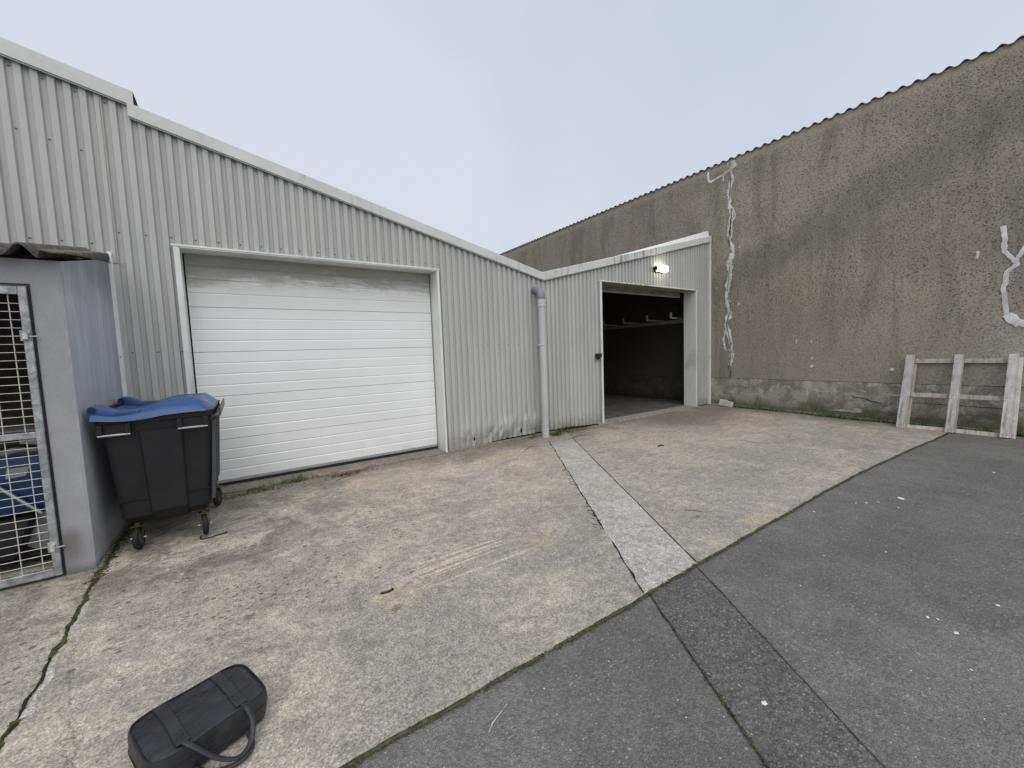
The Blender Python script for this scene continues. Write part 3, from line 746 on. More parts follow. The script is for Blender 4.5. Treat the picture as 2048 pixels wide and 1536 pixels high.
m = MB(); m.box(xl+0.02, xr-0.02, 0.222, 0.25, 0.075, 0.104, 0.002); obj('bottom_rail', m.v, m.f, M['alu'], dpart, m.m)
m = MB(); m.box(xl+0.02, xr-0.02, 0.226, 0.25, 0.035, 0.074, 0.002); obj('rubber_seal', m.v, m.f, M['seal'], dpart, m.m)
# threshold under the first door
mb = MB(); XX = frange(-3.3, 2.3, 0.06)
def thr(x, y):
    return 0.028 + 0.010*nz(x*3, y*6) + 0.006*nz(x*12, y*12)
for a, b in zip(XX[:-1], XX[1:]):
    def yf(x): return -0.055 + 0.022*nz(x*4, 1) + 0.012*nz(x*15, 4) if x < -0.1 else (-0.04+0.012*nz(x*9, 4))
    rows = lambda x: [(x, yf(x)-0.004, -0.02), (x, yf(x), thr(x, 0)*0.6), (x, yf(x)+0.03, thr(x, 0.1)), (x, 0.12, thr(x, 0.5)+0.004), (x, 0.30, 0.036)]
    A, B = rows(a), rows(b)
    for k in range(4): mb.quad(A[k], B[k], B[k+1], A[k+1])
mb.build('threshold', M['concrete'], garage, smooth=50)

# second opening: reveals, header track, interior
fr = MB(); xl, xr, zt = D2
fr.box(xl-0.040, xl+0.004, -0.052, -0.030, 0.02, zt+0.004, 0.002)
fr.box(xl+0.004, xl+0.012, -0.052, 0.27, 0.02, zt, 0)
fr.box(xr, xr+0.052, -0.052, -0.030, 0.01, zt+0.004, 0.002)
fr.box(xr-0.008, xr, -0.052, 0.28, 0.02, zt, 0)
fr.box(xl-0.048, xr+0.060, -0.058, -0.028, zt+0.005, zt+0.030, 0.002)
fr.build('door_frame', M['trim'], garage)
so = MB(); so.box(xl+0.013, xr-0.009, -0.050, 0.28, zt, zt+0.010)
so.build('soffit', M['soffit'], garage)
so = MB(); so.box(xl+0.02, xr-0.12, 0.31, 0.35, 2.80, 2.835, 0.003); so.box(xl+0.02, xr-0.02, 0.38, 0.42, 2.84, 2.99)
so.build('raised_door_edge', M['soffit'], garage)
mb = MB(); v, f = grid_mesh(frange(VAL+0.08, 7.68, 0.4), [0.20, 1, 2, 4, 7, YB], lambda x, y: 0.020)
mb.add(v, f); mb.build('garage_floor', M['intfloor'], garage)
mb = MB(); XX = frange(3.4, 7.05, 0.08)
for a, b in zip(XX[:-1], XX[1:]):
    yf = lambda x: -0.06+0.014*nz(x*5, 2)
    mb.quad((a, yf(a), -0.02), (b, yf(b), -0.02), (b, yf(b)+0.008, 0.018), (a, yf(a)+0.008, 0.018))
    mb.quad((a, yf(a)+0.008, 0.018), (b, yf(b)+0.008, 0.018), (b, 0.22, 0.026), (a, 0.22, 0.026))
mb.build('threshold', M['strip'], garage)
# black door latch box on the left jamb
lt = thing('door_latch', 'small black latch box on the left edge of the open doorway', 'latch', (3.43, -0.06, 1.42))
m = MB(); m.box(-0.07, 0.062, -0.045, 0.028, -0.02, 0.055, 0.006); m.build('housing', M['black'], lt, world=False)
m = MB(); m.box(-0.05, 0.01, -0.040, 0.02, -0.065, -0.0205, 0.006); m.build('bolt', M['black'], lt, world=False)

# ------------------------------------------------------------------ old concrete wall building
old = thing('old_warehouse', 'tall old warehouse wall of pocked brown roughcast with a wavy corrugated roof edge', 'building', (7.68, -4, 0))
mb = MB(); YS = frange(-9.5, 20, 0.25); ZS = [-0.3, 0.0, 0.12, 0.3, 0.5, 0.700, 0.7005, 0.709, 0.7095, 1.2, 2, 3, 4, 5, 5.6, 6.03]
def wx(y, z):
    if 0.7003 < z < 0.7092: return 7.704
    return 7.68 + (0.004 if z < 0.7 else 0.0) + 0.004*nz(y*1.3, z*1.7)
n = len(YS); vs = [(wx(y, z), y, z) for z in ZS for y in YS]
fs = [(j*n+i+1, j*n+i, (j+1)*n+i, (j+1)*n+i+1) for j in range(len(ZS)-1) for i in range(n-1)]
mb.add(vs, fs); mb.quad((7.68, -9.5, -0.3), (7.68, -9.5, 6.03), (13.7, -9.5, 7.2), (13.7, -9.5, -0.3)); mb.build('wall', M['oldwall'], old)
mb = MB(); r0, r1 = 0.1915, 0.030
YS = frange(-9.6, 20, r0/10)
for (xa, xb) in ((7.650, 13.8),):
    for a, b in zip(YS[:-1], YS[1:]):
        za, zb_ = 6.085+r1*math.sin(2*PI*a/r0), 6.085+r1*math.sin(2*PI*b/r0)
        if b > 0: za += 0.0; zb_ += 0.0
        sl = (xb-xa)*0.16
        mb.quad((xa, a, za-0.009), (xa, b, zb_-0.009), (xa, b, zb_+0.006), (xa, a, za+0.006))
        mb.quad((xa, a, za+0.006), (xa, b, zb_+0.006), (xb, b, zb_+sl), (xa+(xb-xa), a, za+sl))
        mb.quad((xa, b, zb_-0.009), (xa, a, za-0.009), (xb, a, za+sl-0.015), (xb, b, zb_+sl-0.015))
mb.build('corrugated_roof', M['fibre'], old)
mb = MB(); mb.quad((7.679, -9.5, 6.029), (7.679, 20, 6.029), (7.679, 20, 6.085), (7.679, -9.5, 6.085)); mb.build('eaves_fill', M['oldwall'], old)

def wallribbon(mb, pts, width, x=7.672, jit=0.5, step=0.018, seed=0, relief=0.0025, m=0):
    P = []
    for a, b in zip(pts[:-1], pts[1:]):
        L = math.dist(a, b); k_ = max(1, int(L/step))
        for k in range(k_): P.append((a[0]+(b[0]-a[0])*k/k_, a[1]+(b[1]-a[1])*k/k_, (k/k_)))
    P.append((*pts[-1], 0)); base = len(mb.v)
    for i, p in enumerate(P):
        q = P[min(i+1, len(P)-1)]; r = P[max(i-1, 0)]; dy, dz = q[0]-r[0], q[1]-r[1]; L = math.hypot(dy, dz) or 1
        ny, nz_ = -dz/L, dy/L; s = i*step
        w = (width(i/len(P)) if callable(width) else width)*max(0.1, 1+1.3*jit*nz(s*5, seed)+1.0*jit*nz(s*23, seed+3)+0.5*jit*nz(s*61, seed+9)); o = 0.02*nz(s*8, seed+7)+0.006*nz(s*40, seed+2)*(1 if width != 0 else 0)
        for k, u in enumerate((-1, -0.5, 0.5, 1)):
            mb.v.append((x-(relief if k in (1, 2) else 0), p[0]+ny*(w*.5*u+o), p[1]+nz_*(w*.5*u+o)))
    for i in range(len(P)-1):
        for k in range(3):
            a = base+i*4+k; mb.f.append((a, a+1, a+5, a+4)); mb.m.append(m)
mb = MB()
main = [(-0.56, 6.03), (-0.60, 5.92), (-0.52, 5.86), (-0.56, 5.6), (-0.48, 5.35), (-0.50, 5.0), (-0.55, 4.78), (-0.50, 4.5), (-0.47, 4.3), (-0.56, 4.0), (-0.60, 3.85), (-0.50, 3.62), (-0.52, 3.3), (-0.46, 3.0), (-0.45, 2.7), (-0.52, 2.35), (-0.42, 2.1), (-0.50, 1.8), (-0.56, 1.55), (-0.58, 1.2), (-0.52, 1.02)]
wallribbon(mb, main, lambda t: 0.085 if t < 0.45 else 0.15*(1-0.35*t), seed=1, jit=0.7)
wallribbon(mb, [(-0.45, 6.03), (-0.44, 5.95), (-0.52, 5.86)], 0.03, seed=2)
wallribbon(mb, [(-0.52, 5.86), (-0.36, 5.79), (-0.02, 5.72), (0.04, 5.76), (0.06, 6.0)], 0.06, seed=3, jit=0.4)
wallribbon(mb, [(-0.34, 5.80), (-0.34, 5.62)], 0.03, seed=4)
wallribbon(mb, [(-0.50, 5.0), (-0.60, 4.86), (-0.64, 4.7), (-0.56, 4.55), (-0.56, 4.2)], 0.035, x=7.670, seed=5)
wallribbon(mb, [(-0.42, 1.95), (-0.36, 1.7), (-0.42, 1.4)], 0.05, x=7.671, seed=6)
mb.build('crack_filler', M['mortar'], old)
mb = MB()
wallribbon(mb, [(-0.53, 5.75), (-0.53, 5.5), (-0.49, 5.2)], 0.014, x=7.662, seed=8)
wallribbon(mb, [(-0.56, 4.9), (-0.53, 4.55), (-0.49, 4.1), (-0.56, 3.95)], 0.02, x=7.660, seed=9, jit=0.9)
wallribbon(mb, [(-0.52, 3.5), (-0.47, 3.0), (-0.54, 2.4), (-0.44, 2.1), (-0.54, 1.6), (-0.55, 1.15), (-0.50, 1.0), (-0.56, 0.84), (-0.53, 0.72)], 0.012, x=7.660, seed=10, jit=0.9)
wallribbon(mb, [(-3.0, 0.42), (-3.25, 0.36), (-3.45, 0.30)], 0.014, x=7.672, seed=11)
wallribbon(mb, [(-3.7, 0.36), (-4.3, 0.35), (-5.4, 0.34)], 0.008, x=7.6735, seed=12, relief=0.001)
mb.build('crack', M['crack'], old)
mb = MB()
wallribbon(mb, [(-4.86, 3.30), (-4.88, 3.1), (-4.885, 2.90), (-4.96, 2.78), (-5.03, 2.66), (-4.92, 2.56), (-4.90, 2.3), (-4.93, 2.0), (-4.95, 1.88), (-5.05, 1.74), (-5.25, 1.60), (-5.6, 1.55)], 0.058, seed=21, jit=0.35)
wallribbon(mb, [(-5.00, 2.70), (-5.10, 2.92), (-5.20, 3.02), (-5.5, 3.3)], 0.055, x=7.6705, seed=22, jit=0.35)
wallribbon(mb, [(-4.60, 2.96), (-4.595, 2.84)], 0.035, seed=23, jit=0.3)
wallribbon(mb, [(-4.95, 1.88), (-5.0, 1.8), (-5.1, 1.72)], 0.11, seed=24, x=7.671, jit=0.5)
for (y, z, w, l) in ((-2.0, 1.62, .02, .10), (-2.28, 1.60, .02, .06), (-2.3, 1.22, .03, .05), (-2.3, 1.05, .04, .06), (-2.22, 0.50, .015, .12), (-0.75, 3.95, .02, .03), (-3.6, 1.0, .05, .05), (-0.2, 3.05, .02, .05), (-0.74, 2.58, .05, .05)):
    wallribbon(mb, [(y, z), (y+0.01, z-l)], w, x=7.672, seed=int(abs(y*99)), jit=0.8, step=0.012, relief=0.002)
mb.build('white_filler_marks', M['whitepaint'], old)
mb = MB(); rnd = random.Random(3)      # flaked pale render low on the wall
for (y, z, ry, rz) in ((-2.9, 0.10, .30, .035), (-3.1, 0.14, .09, .05)):
    k = 14; vs = [(7.6715, y+ry*math.cos(2*PI*i/k)*rnd.uniform(.5, 1.1), z+rz*math.sin(2*PI*i/k)*rnd.uniform(.4, 1.1)) for i in range(k)]; vs.append((7.668, y, z))
    mb.add(vs, [(i, (i+1) % k, k) for i in range(k)])
mb.build('flaked_render', M['strip'], old)
# sill of broken mortar at the foot
mb = MB(); ptsw = frange(-5.6, -0.05, 0.08)
for a, b in zip(ptsw[:-1], ptsw[1:]):
    ha = 0.03+0.03*nz(a*3, 1)+0.02*nz(a*12, 4)+gz(7.6, a); hb = 0.03+0.03*nz(b*3, 1)+0.02*nz(b*12, 4)+gz(7.6, b)
    da, db = 0.05+0.03*nz(a*5, 9), 0.05+0.03*nz(b*5, 9)
    mb.quad((7.68, a, ha), (7.68, b, hb), (7.68-db, b, gz(7.6, b)-0.01), (7.68-da, a, gz(7.6, a)-0.01))
mb.build('footing', M['concrete'], old)

# wall rack inside the second garage
rack = thing('wall_rack', 'long pale steel rack with upturned arms high on the wall inside the dark garage', 'rack', (7.66, 0.6, 2.2))
m = MB(); m.box(7.60, 7.672, 0.4, 6.5, 2.21, 2.31, 0.006); m.build('rail', M['greycloth'], rack)
for (y, x0) in ((0.60, 6.86), (1.35, 6.86), (2.20, 6.88), (3.05, 6.95), (3.95, 6.9)):
    m = MB(); m.box(x0, 7.60, y-0.025, y+0.025, 2.295, 2.335, 0.004); m.box(x0-0.02, x0+0.02, y-0.025, y+0.025, 2.337, 2.46, 0.004)
    m.build('arm', M['greycloth'], rack)

# ------------------------------------------------------------------ downpipe
dp = thing('drainpipe', 'pale blue grey plastic drainpipe with a dark elbow at the valley of the metal wall', 'drainpipe', (1.873, -0.2, 0))
m = MB(); elb = [(1.95, -0.01, 2.66)]+[(1.91-0.0*k, -0.05-0.15*math.sin(k*PI/12), 2.66-0.15*(1-math.cos(k*PI/12))) for k in range(7)]
cx = 1.868
elb = [(cx+0.01, 0.0, 2.655), (cx, -0.05, 2.66)]+[(cx, -0.06-0.14*math.sin(a), 2.52+0.14*math.cos(a)) for a in [PI/2*k/7 for k in range(8)]]+[(cx, -0.2, 2.47)]
m.tube(elb, 0.071, 20); m.build('elbow', M['pvcdark'], dp, smooth=50)
m = MB(); m.tube([(cx, -0.2, 2.475), (cx, -0.2, 2.35)], 0.072, 20); m.tube([(cx, -0.2, 2.35), (cx, -0.2, 2.335)], [0.072, 0.064], 20, cap=False); m.build('socket', M['pvc'], dp, smooth=50)
m = MB(); m.tube([(cx, -0.2, 2.40), (cx+0.004, -0.205, 1.2), (cx+0.008, -0.2, 0.20)], 0.0625, 20); m.build('pipe', M['pvc'], dp, smooth=50)
m = MB(); m.tube([(cx+0.006, -0.2, 0.235), (cx+0.010, -0.2, -0.05)], 0.068, 20); m.build('foot_section', M['pvc'], dp, smooth=50)
m = MB(); m.tube([(cx+0.006, -0.2, 0.245), (cx+0.006, -0.2, 0.222)], 0.074, 20); m.build('collar', M['pinkring'], dp, smooth=50)
m = MB(); m.tube([(cx, -0.203, 1.665), (cx, -0.203, 1.69)], 0.069, 20); m.box(cx-0.09, cx-0.066, -0.215, -0.19, 1.664, 1.691); m.box(cx+0.066, cx+0.09, -0.215, -0.19, 1.664, 1.691); m.box(cx-0.012, cx+0.012, -0.14, -0.0, 1.668, 1.687)
m.build('bracket', M['pvc'], dp, smooth=50)

# ------------------------------------------------------------------ lit floodlight
fl = thing('floodlight', 'small lit wall floodlight on the ribbed metal above the open garage doorway', 'lamp', (5.45, -0.02, 3.32))
R_ = Matrix.Rotation(math.radians(-12), 4, 'X')
m = MB(); m.box(-0.170, -0.135, -0.11, -0.01, -0.045, 0.06, 0.012, mat=R_, seg=2); m.box(-0.134, 0.20, -0.035, -0.01, -0.05, 0.06, 0.01, mat=R_, seg=2); m.build('housing', M['black'], fl, world=False)
m = MB(); m.box(-0.134, 0.215, -0.145, -0.036, -0.058, 0.068, 0.022, mat=R_, seg=3); m.build('lens', M['lens'], fl, world=False)
m = MB(); m.box(-0.03, 0.03, -0.03, 0.01, -0.03, 0.03, 0.004); m.build('bracket', M['black'], fl, world=False)

# ------------------------------------------------------------------ grey shed with mesh gate
shed = thing('storage_shed', 'small grey rendered shed with a corrugated lean-to roof against the metal wall', 'shed', (-3.67, -1.5, 0))
GX, GZ0, GZ1 = -3.835, 0.012, 2.150
def eave(y): return 2.335+(y+1.5)*0.215
mb = MB(); bx = -3.67
# front wall pier, with softly broken arris; built of rows so the corner is not razor sharp
ZR = frange(-0.03, 2.34, 0.06)
def cx_(z): return bx-0.006+0.006*nz(z*7, 1)+0.004*nz(z*23, 4)
for a, b in zip(ZR[:-1], ZR[1:]):
    mb.quad((GX, -1.5, a), (cx_(a)-0.01, -1.5, a), (cx_(b)-0.01, -1.5, b), (GX, -1.5, b))
    mb.quad((cx_(a)-0.01, -1.5, a), (bx, -1.492+0.004*nz(a*19), a), (bx, -1.492+0.004*nz(b*19), b), (cx_(b)-0.01, -1.5, b))
    for ya, yb in ((-1.492, -1.0), (-1.0, -0.5), (-0.5, -0.045)):
        y0a = ya+(0.004*nz(a*19) if ya < -1.4 else 0); y0b = ya+(0.004*nz(b*19) if ya < -1.4 else 0)
        mb.quad((bx, y0a, a), (bx, yb, a), (bx, yb, b), (bx, y0b, b))
mb.add([(bx, -1.492, 2.34), (bx, -0.045, 2.34), (bx, -0.045, 2.66)], [(0, 1, 2)])
mb.quad((GX, -1.5, GZ0-0.05), (GX, -1.5, GZ1+0.0), (GX, -1.30, GZ1), (GX, -1.30, GZ0-0.05))      # reveal
mb.quad((-8, -1.5, GZ1), (GX, -1.5, GZ1), (GX, -1.5, 2.34), (-8, -1.5, 2.34))
mb.quad((-8, -1.5, -0.05), (-5.05, -1.5, -0.05), (-5.05, -1.5, GZ1), (-8, -1.5, GZ1))
mb.quad((-5.05, -1.5, GZ1), (-5.05, -1.30, GZ1), (GX, -1.30, GZ1), (GX, -1.5, GZ1))
mb.quad((GX, -1.30, -0.02), (GX, -1.30, 2.3), (bx-0.01, -1.30, 2.3), (bx-0.01, -1.30, -0.02))
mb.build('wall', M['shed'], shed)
mb = MB()   # inner faces
mb.quad((bx-0.18, -1.30, 0), (bx-0.18, -0.05, 0), (bx-0.18, -0.05, 2.6), (bx-0.18, -1.30, 2.35))
mb.quad((-6.5, -0.06, 0), (bx, -0.06, 0), (bx, -0.06, 2.64), (-6.5, -0.06, 2.64)); mb.quad((-6.5, -1.4, 0), (-6.5, 0, 0), (-6.5, 0, 2.6), (-6.5, -1.4, 2.4))
mb.build('inner_boards', M['darkwood'], shed)
# purple line around the gate opening
mb = MB(); mb.box(GX-0.004, GX+0.005, -1.508, -1.49, 0.012, GZ1+0.006); mb.box(-5.05, GX+0.006, -1.508, -1.49, GZ1+0.007, GZ1+0.015); mb.build('gate_stop', M['purple'], shed)
# corrugated roof
mb = MB(); XS_ = frange(-7.9, -3.664, 0.177/14)
def rw(x):
    if x > -3.745: return 0.012 - (x+3.745)*0.22
    return 0.032*math.cos(2*PI*(x+3.833)/0.177)*(1.35 if x > -3.93 else 0.8)+0.0
def ry(x): return -1.60+0.018*nz(x*6, 3)
for a, b in zip(XS_[:-1], XS_[1:]):
    za, zb_ = 2.392+rw(a), 2.392+rw(b); e = 0.33
    A0 = (a, ry(a), za); B0 = (b, ry(b), zb_)
    mb.quad((a, ry(a), za-0.012), (b, ry(b), zb_-0.012), B0, A0)
    mb.quad(A0, B0, (b, -0.02, zb_+e), (a, -0.02, za+e))
    mb.quad((b, ry(b), zb_-0.012), (a, ry(a), za-0.012), (a, -0.02, za+e-0.012), (b, -0.02, zb_+e-0.012))
mb.build('roof', M['fibre'], shed, smooth=60)
# crumbling verge mortar tapering up to the white upright
mb = MB(); Y_ = frange(-1.60, -0.045, 0.05); ring = []
for y in Y_:
    t = (y+1.60)/1.555; z = 2.392-0.01+0.33*t; j = 0.012*nz(y*9, 4); h = 0.006+0.075*t**1.4
    ring.append([(bx-0.02, y, z+0.010), (bx+0.006+j, y, z+0.004+j*.5), (bx+0.012+j, y, z-h*0.5), (bx+0.006, y, z-h+0.8*j), (bx-0.01, y, z-h+0.8*j)])
for A, B in zip(ring[:-1], ring[1:]):
    for k in range(4): mb.quad(A[k], B[k], B[k+1], A[k+1])
mb.add(ring[0], [(0, 1, 2, 3, 4)]); mb.build('verge_mortar', M['fibre'], shed)
# gate
gate = MB(); F = -1.512; G0, G1 = -5.03, GX-0.008
gate.box(G1-0.044, G1, F-0.012, F+0.03, 0.02, GZ1-0.006, 0.004); gate.box(G0, G0+0.044, F-0.012, F+0.03, 0.02, GZ1-0.006, 0.004)
for z0, z1 in ((0.02, 0.078), (1.062, 1.106), (2.088, GZ1-0.007)): gate.box(G0+0.044, G1-0.044, F-0.010, F+0.028, z0, z1, 0.003)
gp = gate.build('mesh_gate', M['galv'], shed)
m = MB(); z = 0.078+0.05
while z < 2.08:
    if not 1.055 < z < 1.112: m.tube([(G0+0.05, F+0.012, z), (G1-0.05, F+0.012, z)], 0.0026, 6)
    z += 0.0575
x = G1-0.044-0.055
while x > G0: m.tube([(x, F+0.018, 0.07), (x, F+0.018, 2.10)], 0.0034, 6); x -= 0.104
obj('wire_mesh', m.v, m.f, M['wire'], gp, m.m)
for zc in (1.79, 0.235):
    m = MB(); m.box(G1-0.056, G1-0.004, F-0.018, F-0.013, zc-0.030, zc+0.045, 0.002); m.tube([(G1-0.028, F-0.030, zc-0.018), (G1-0.028, F-0.030, zc+0.028)], 0.014, 12, m=1)
    m.tube([(G1-0.028, F-0.026, zc), (G1+0.030, F-0.014, zc+0.002)], 0.0055, 8); obj('hinge', m.v, m.f, [M['galv'], M['wire']], gp, m.m)

# scooter inside the shed
sc = thing('motor_scooter', 'blue and black motor scooter parked behind the mesh gate of the grey shed', 'scooter', (-4.2, -1.1, 0))
m = MB(); prf = [(-5.0, 0.50), (-4.75, 0.42), (-4.3, 0.44), (-3.93, 0.47), (-3.89, 0.62), (-3.90, 0.87), (-4.16, 0.90), (-4.6, 0.80), (-5.0, 0.78)]
def prism(m, prf, y0, y1, bev, mi=0):
    bm = bmesh.new(); vs = [bm.verts.new((x, y0, z)) for x, z in prf]; fc = bm.faces.new(vs)
    r = bmesh.ops.extrude_face_region(bm, geom=[fc])
    for e in r['geom']:
        if isinstance(e, bmesh.types.BMVert): e.co.y = y1
    bmesh.ops.bevel(bm, geom=bm.edges[:], offset=bev, segments=2, affect='EDGES', profile=0.5)
    bm.verts.index_update(); m.add([v.co[:] for v in bm.verts], [[v.index for v in f.verts] for f in bm.faces], mi); bm.free()
prism(m, prf, -1.20, -0.90, 0.02); m.build('body', M['blue'], sc, smooth=40)
m = MB(); prism(m, [(-4.16, .735), (-4.055, .745), (-4.03, .815), (-4.15, .81)], -1.207, -1.2015, 0.001); m.build('sticker', M['sticker'], sc)
m = MB(); m.tube([(-4.20, -1.23, 0.70), (-3.99, -1.23, 0.44)], 0.016, 10); m.build('fork', M['steel'], sc, smooth=50)
for wx_ in (-4.02, -5.15):
    m = MB(); c = Vector((wx_, -1.06, 0.26)); P = [c+Vector((0.20*math.cos(2*PI*k/28), 0, 0.20*math.sin(2*PI*k/28))) for k in range(29)]
    m.tube(P, 0.05, 10, cap=False); w = m.build('wheel', M['tyre'], sc, smooth=50)
    m = MB(); m.tube([c+Vector((0, -0.06, 0)), c+Vector((0, 0.06, 0))], 0.06, 14); m.tube([c+Vector((0, -0.02, 0)), c+Vector((0, 0.02, 0))], 0.155, 20); obj('rim', m.v, m.f, M['alu'], w, m.m, 50)
m = MB(); m.tube(catmull([(-4.25, -1.28, 0.90), (-4.12, -1.26, 0.985), (-4.02, -1.2, 0.97), (-3.95, -1.1, 0.93), (-4.0, -0.9, 0.96)], 5), 0.014, 8); m.tube([(-4.10, -1.27, 0.985), (-4.12, -1.29, 1.05)], 0.008, 8); m.box(-4.16, -4.04, -1.31, -1.285, 1.0, 1.06, 0.01, seg=2)
m.build('handlebar', M['black'], sc, smooth=50)
m = MB(); prism(m, [(-4.9, 0.80), (-4.3, 0.88), (-4.28, 0.95), (-4.9, 0.90)], -1.18, -0.92, 0.02); m.build('seat', M['black'], sc, smooth=40)
m = MB(); prism(m, [(-4.6, 0.10), (-4.15, 0.12), (-4.05, 0.42), (-4.6, 0.42)], -1.24, -0.9, 0.02); m.build('engine_cover', M['black'], sc, smooth=40)
cv = thing('covered_crate', 'pale grey sheet covered crate at the back of the shed behind the scooter', 'crate', (-4.5, -0.4, 0))
m = MB(); m.box(-5.2, -3.95, -0.7, -0.12, 0.0, 1.03, 0.03, seg=2); m.build('sheet', M['greycloth'], cv)
m = MB(); m.box(-5.24, -3.93, -0.72, -0.10, 1.0305, 1.05, 0.005); m.build('lid', M['greycloth'], cv)

# ------------------------------------------------------------------ wheelie bin
binr = thing('wheelie_bin', 'large dark grey four-wheeled refuse bin with a blue lid beside the grey shed', 'bin', (-3.235, -0.84, 0))
# local: x depth (-.39 rear .. +.39 front), y length (-.58 .. .58)
def ringrect(x0, x1, y0, y1, z, r, n=5):
    P = []
    for (cx, cy, a0) in ((x1-r, y1-r, 0), (x0+r, y1-r, PI/2), (x0+r, y0+r, PI), (x1-r, y0+r, 1.5*PI)):
        for k in range(n+1):
            a = a0+PI/2*k/n; P.append((cx+r*math.cos(a), cy+r*math.sin(a), z))
    return P
m = MB(); lv = [(0.215, -0.20, 0.215, -0.36, 0.36, 0.05), (0.245, -0.275, 0.275, -0.47, 0.47, 0.06), (0.30, -0.30, 0.30, -0.515, 0.515, 0.06), (0.36, -0.303, 0.306, -0.520, 0.520, 0.06), (0.60, -0.318, 0.325, -0.532, 0.532, 0.055), (0.98, -0.345, 0.352, -0.552, 0.552, 0.05), (1.03, -0.348, 0.356, -0.556, 0.556, 0.05), (1.095, -0.355, 0.362, -0.562, 0.562, 0.045), (1.10, -0.375, 0.385, -0.582, 0.582, 0.04), (1.145, -0.378, 0.388, -0.584, 0.584, 0.04), (1.148, -0.36, 0.37, -0.57, 0.57, 0.04)]
rings = [ringrect(a, b, c, d, z, r) for z, a, b, c, d, r in lv]; n = len(rings[0])
m.add([p for rg in rings for p in rg], [(j*n+i, j*n+(i+1) % n, (j+1)*n+(i+1) % n, (j+1)*n+i) for j in range(len(rings)-1) for i in range(n)]+[tuple(range(n))[::-1], tuple((len(rings)-1)*n+k for k in range(n))])
body = m.build('body', M['bin'], binr, smooth=30, world=False)
# raised middle panel with chamfered creases on both end faces, ribs on the front
def sub(name, m, mat, par, smooth=30):
    return obj(name, m.v, m.f, mat, par, m.m, smooth, world=False)
m = MB()
for s in (-1, 1):
    prof_ = [(0.235, 0.478), (0.33, 0.540), (0.70, 0.556), (1.02, 0.576)]
    for (za, ya), (zb_, yb) in zip(prof_[:-1], prof_[1:]):
        wa0, wa1 = -0.115+0.03*(1-za), 0.145-0.02*(1-za); wb0, wb1 = -0.115+0.03*(1-zb_), 0.145-0.02*(1-zb_)
        m.quad((wa0, s*ya, za), (wa1, s*ya, za), (wb1, s*yb, zb_), (wb0, s*yb, zb_))
        m.quad((wa0-0.018, s*(ya-0.022), za), (wa0, s*ya, za), (wb0, s*yb, zb_), (wb0-0.018, s*(yb-0.022), zb_))
        m.quad((wa1, s*ya, za), (wa1+0.018, s*(ya-0.022), za), (wb1+0.018, s*(yb-0.022), zb_), (wb1, s*yb, zb_))
    m.quad((-0.09, s*0.478, 0.235), (0.13, s*0.478, 0.235), (0.12, s*0.36, 0.19), (-0.08, s*0.36, 0.19))
    m.box(-0.30, 0.31, s*0.5275-0.004, s*0.5275+0.004, 0.44, 0.450)
sub('end_panel', m, M['bin'], body)
m = MB()
for y in (-0.50, -0.36, -0.12, 0.12, 0.36, 0.50):
    z0, z1 = 0.34, 1.05; m.quad((0.31, y-0.02, z0), (0.332, y-0.014, z0), (0.382, y-0.014, z1), (0.362, y-0.02, z1)); m.quad((0.332, y-0.014, z0), (0.332, y+0.014, z0), (0.382, y+0.014, z1), (0.382, y-0.014, z1)); m.quad((0.332, y+0.014, z0), (0.31, y+0.02, z0), (0.362, y+0.02, z1), (0.382, y+0.014, z1))
sub('front_rib', m, M['binlight'], body)  # paler rib colour stands in for sky reflected on the bin front
# handle pockets with a steel rod on the ends
for s in (-1, 1):
    for (xa, xb) in ((-0.365, -0.165), (0.125, 0.335)):
        m = MB(); Y0, Y1 = sorted((s*0.558, s*0.600))
        m.box(xa, xa+0.035, Y0, Y1, 1.015, 1.098, 0.004); m.box(xb-0.035, xb, Y0, Y1, 1.015, 1.098, 0.004); m.box(xa+0.02, xb-0.02, *sorted((s*0.566, s*0.574)), 1.020, 1.095, 0.0)
        yy = s*0.592; h = m.build('handle', M['bin'], binr, smooth=30, world=False)
        r = MB(); r.tube([(xa+0.004, yy, 1.012), (xb-0.004, yy, 1.012)], 0.0085, 10); sub('rod', r, M['alu'], h, 50)
m = MB(); m.box(0.372, 0.43, -0.57, 0.57, 1.085, 1.10, 0.004); m.box(0.418, 0.43, -0.57, 0.57, 1.1005, 1.16, 0.004); m.build('front_lip', M['binlight'], binr, world=False)
# lid: domed shell
def lidz(u, v):              # u 0 rear .. 1 front, v -1..1
    e = 1-abs(v)
    crown = 0.040*sst(0.06, 0.60, u)*sst(0.0, 0.06, e)*sst(1.0, 0.94, u)
    crown += 0.036*sst(0.26, 0.60, u)*sst(0.15, 0.22, e)*sst(0.955, 0.88, u)
    crown -= 0.016*sst(0.34, 0.42, u)*sst(0.86, 0.80, u)*sst(0.34, 0.38, e)*sst(0.52, 0.48, e)
    return 1.155+crown+0.030*sst(0.20, 0.0, u)+0.012*u
nu, nv = 44, 60; vs = []; 
for j in range(nv+1):
    v_ = -1+2*j/nv
    for i in range(nu+1):
        u = i/nu; xf = 0.375-0.06*abs(v_)**6; x = -0.385+(xf+0.385)*u; y = v_*0.600*(1-0.02*u); vs.append((x, y, lidz(u, v_)))
fs = [(j*(nu+1)+i, j*(nu+1)+i+1, (j+1)*(nu+1)+i+1, (j+1)*(nu+1)+i) for j in range(nv) for i in range(nu)]
b0 = len(vs)
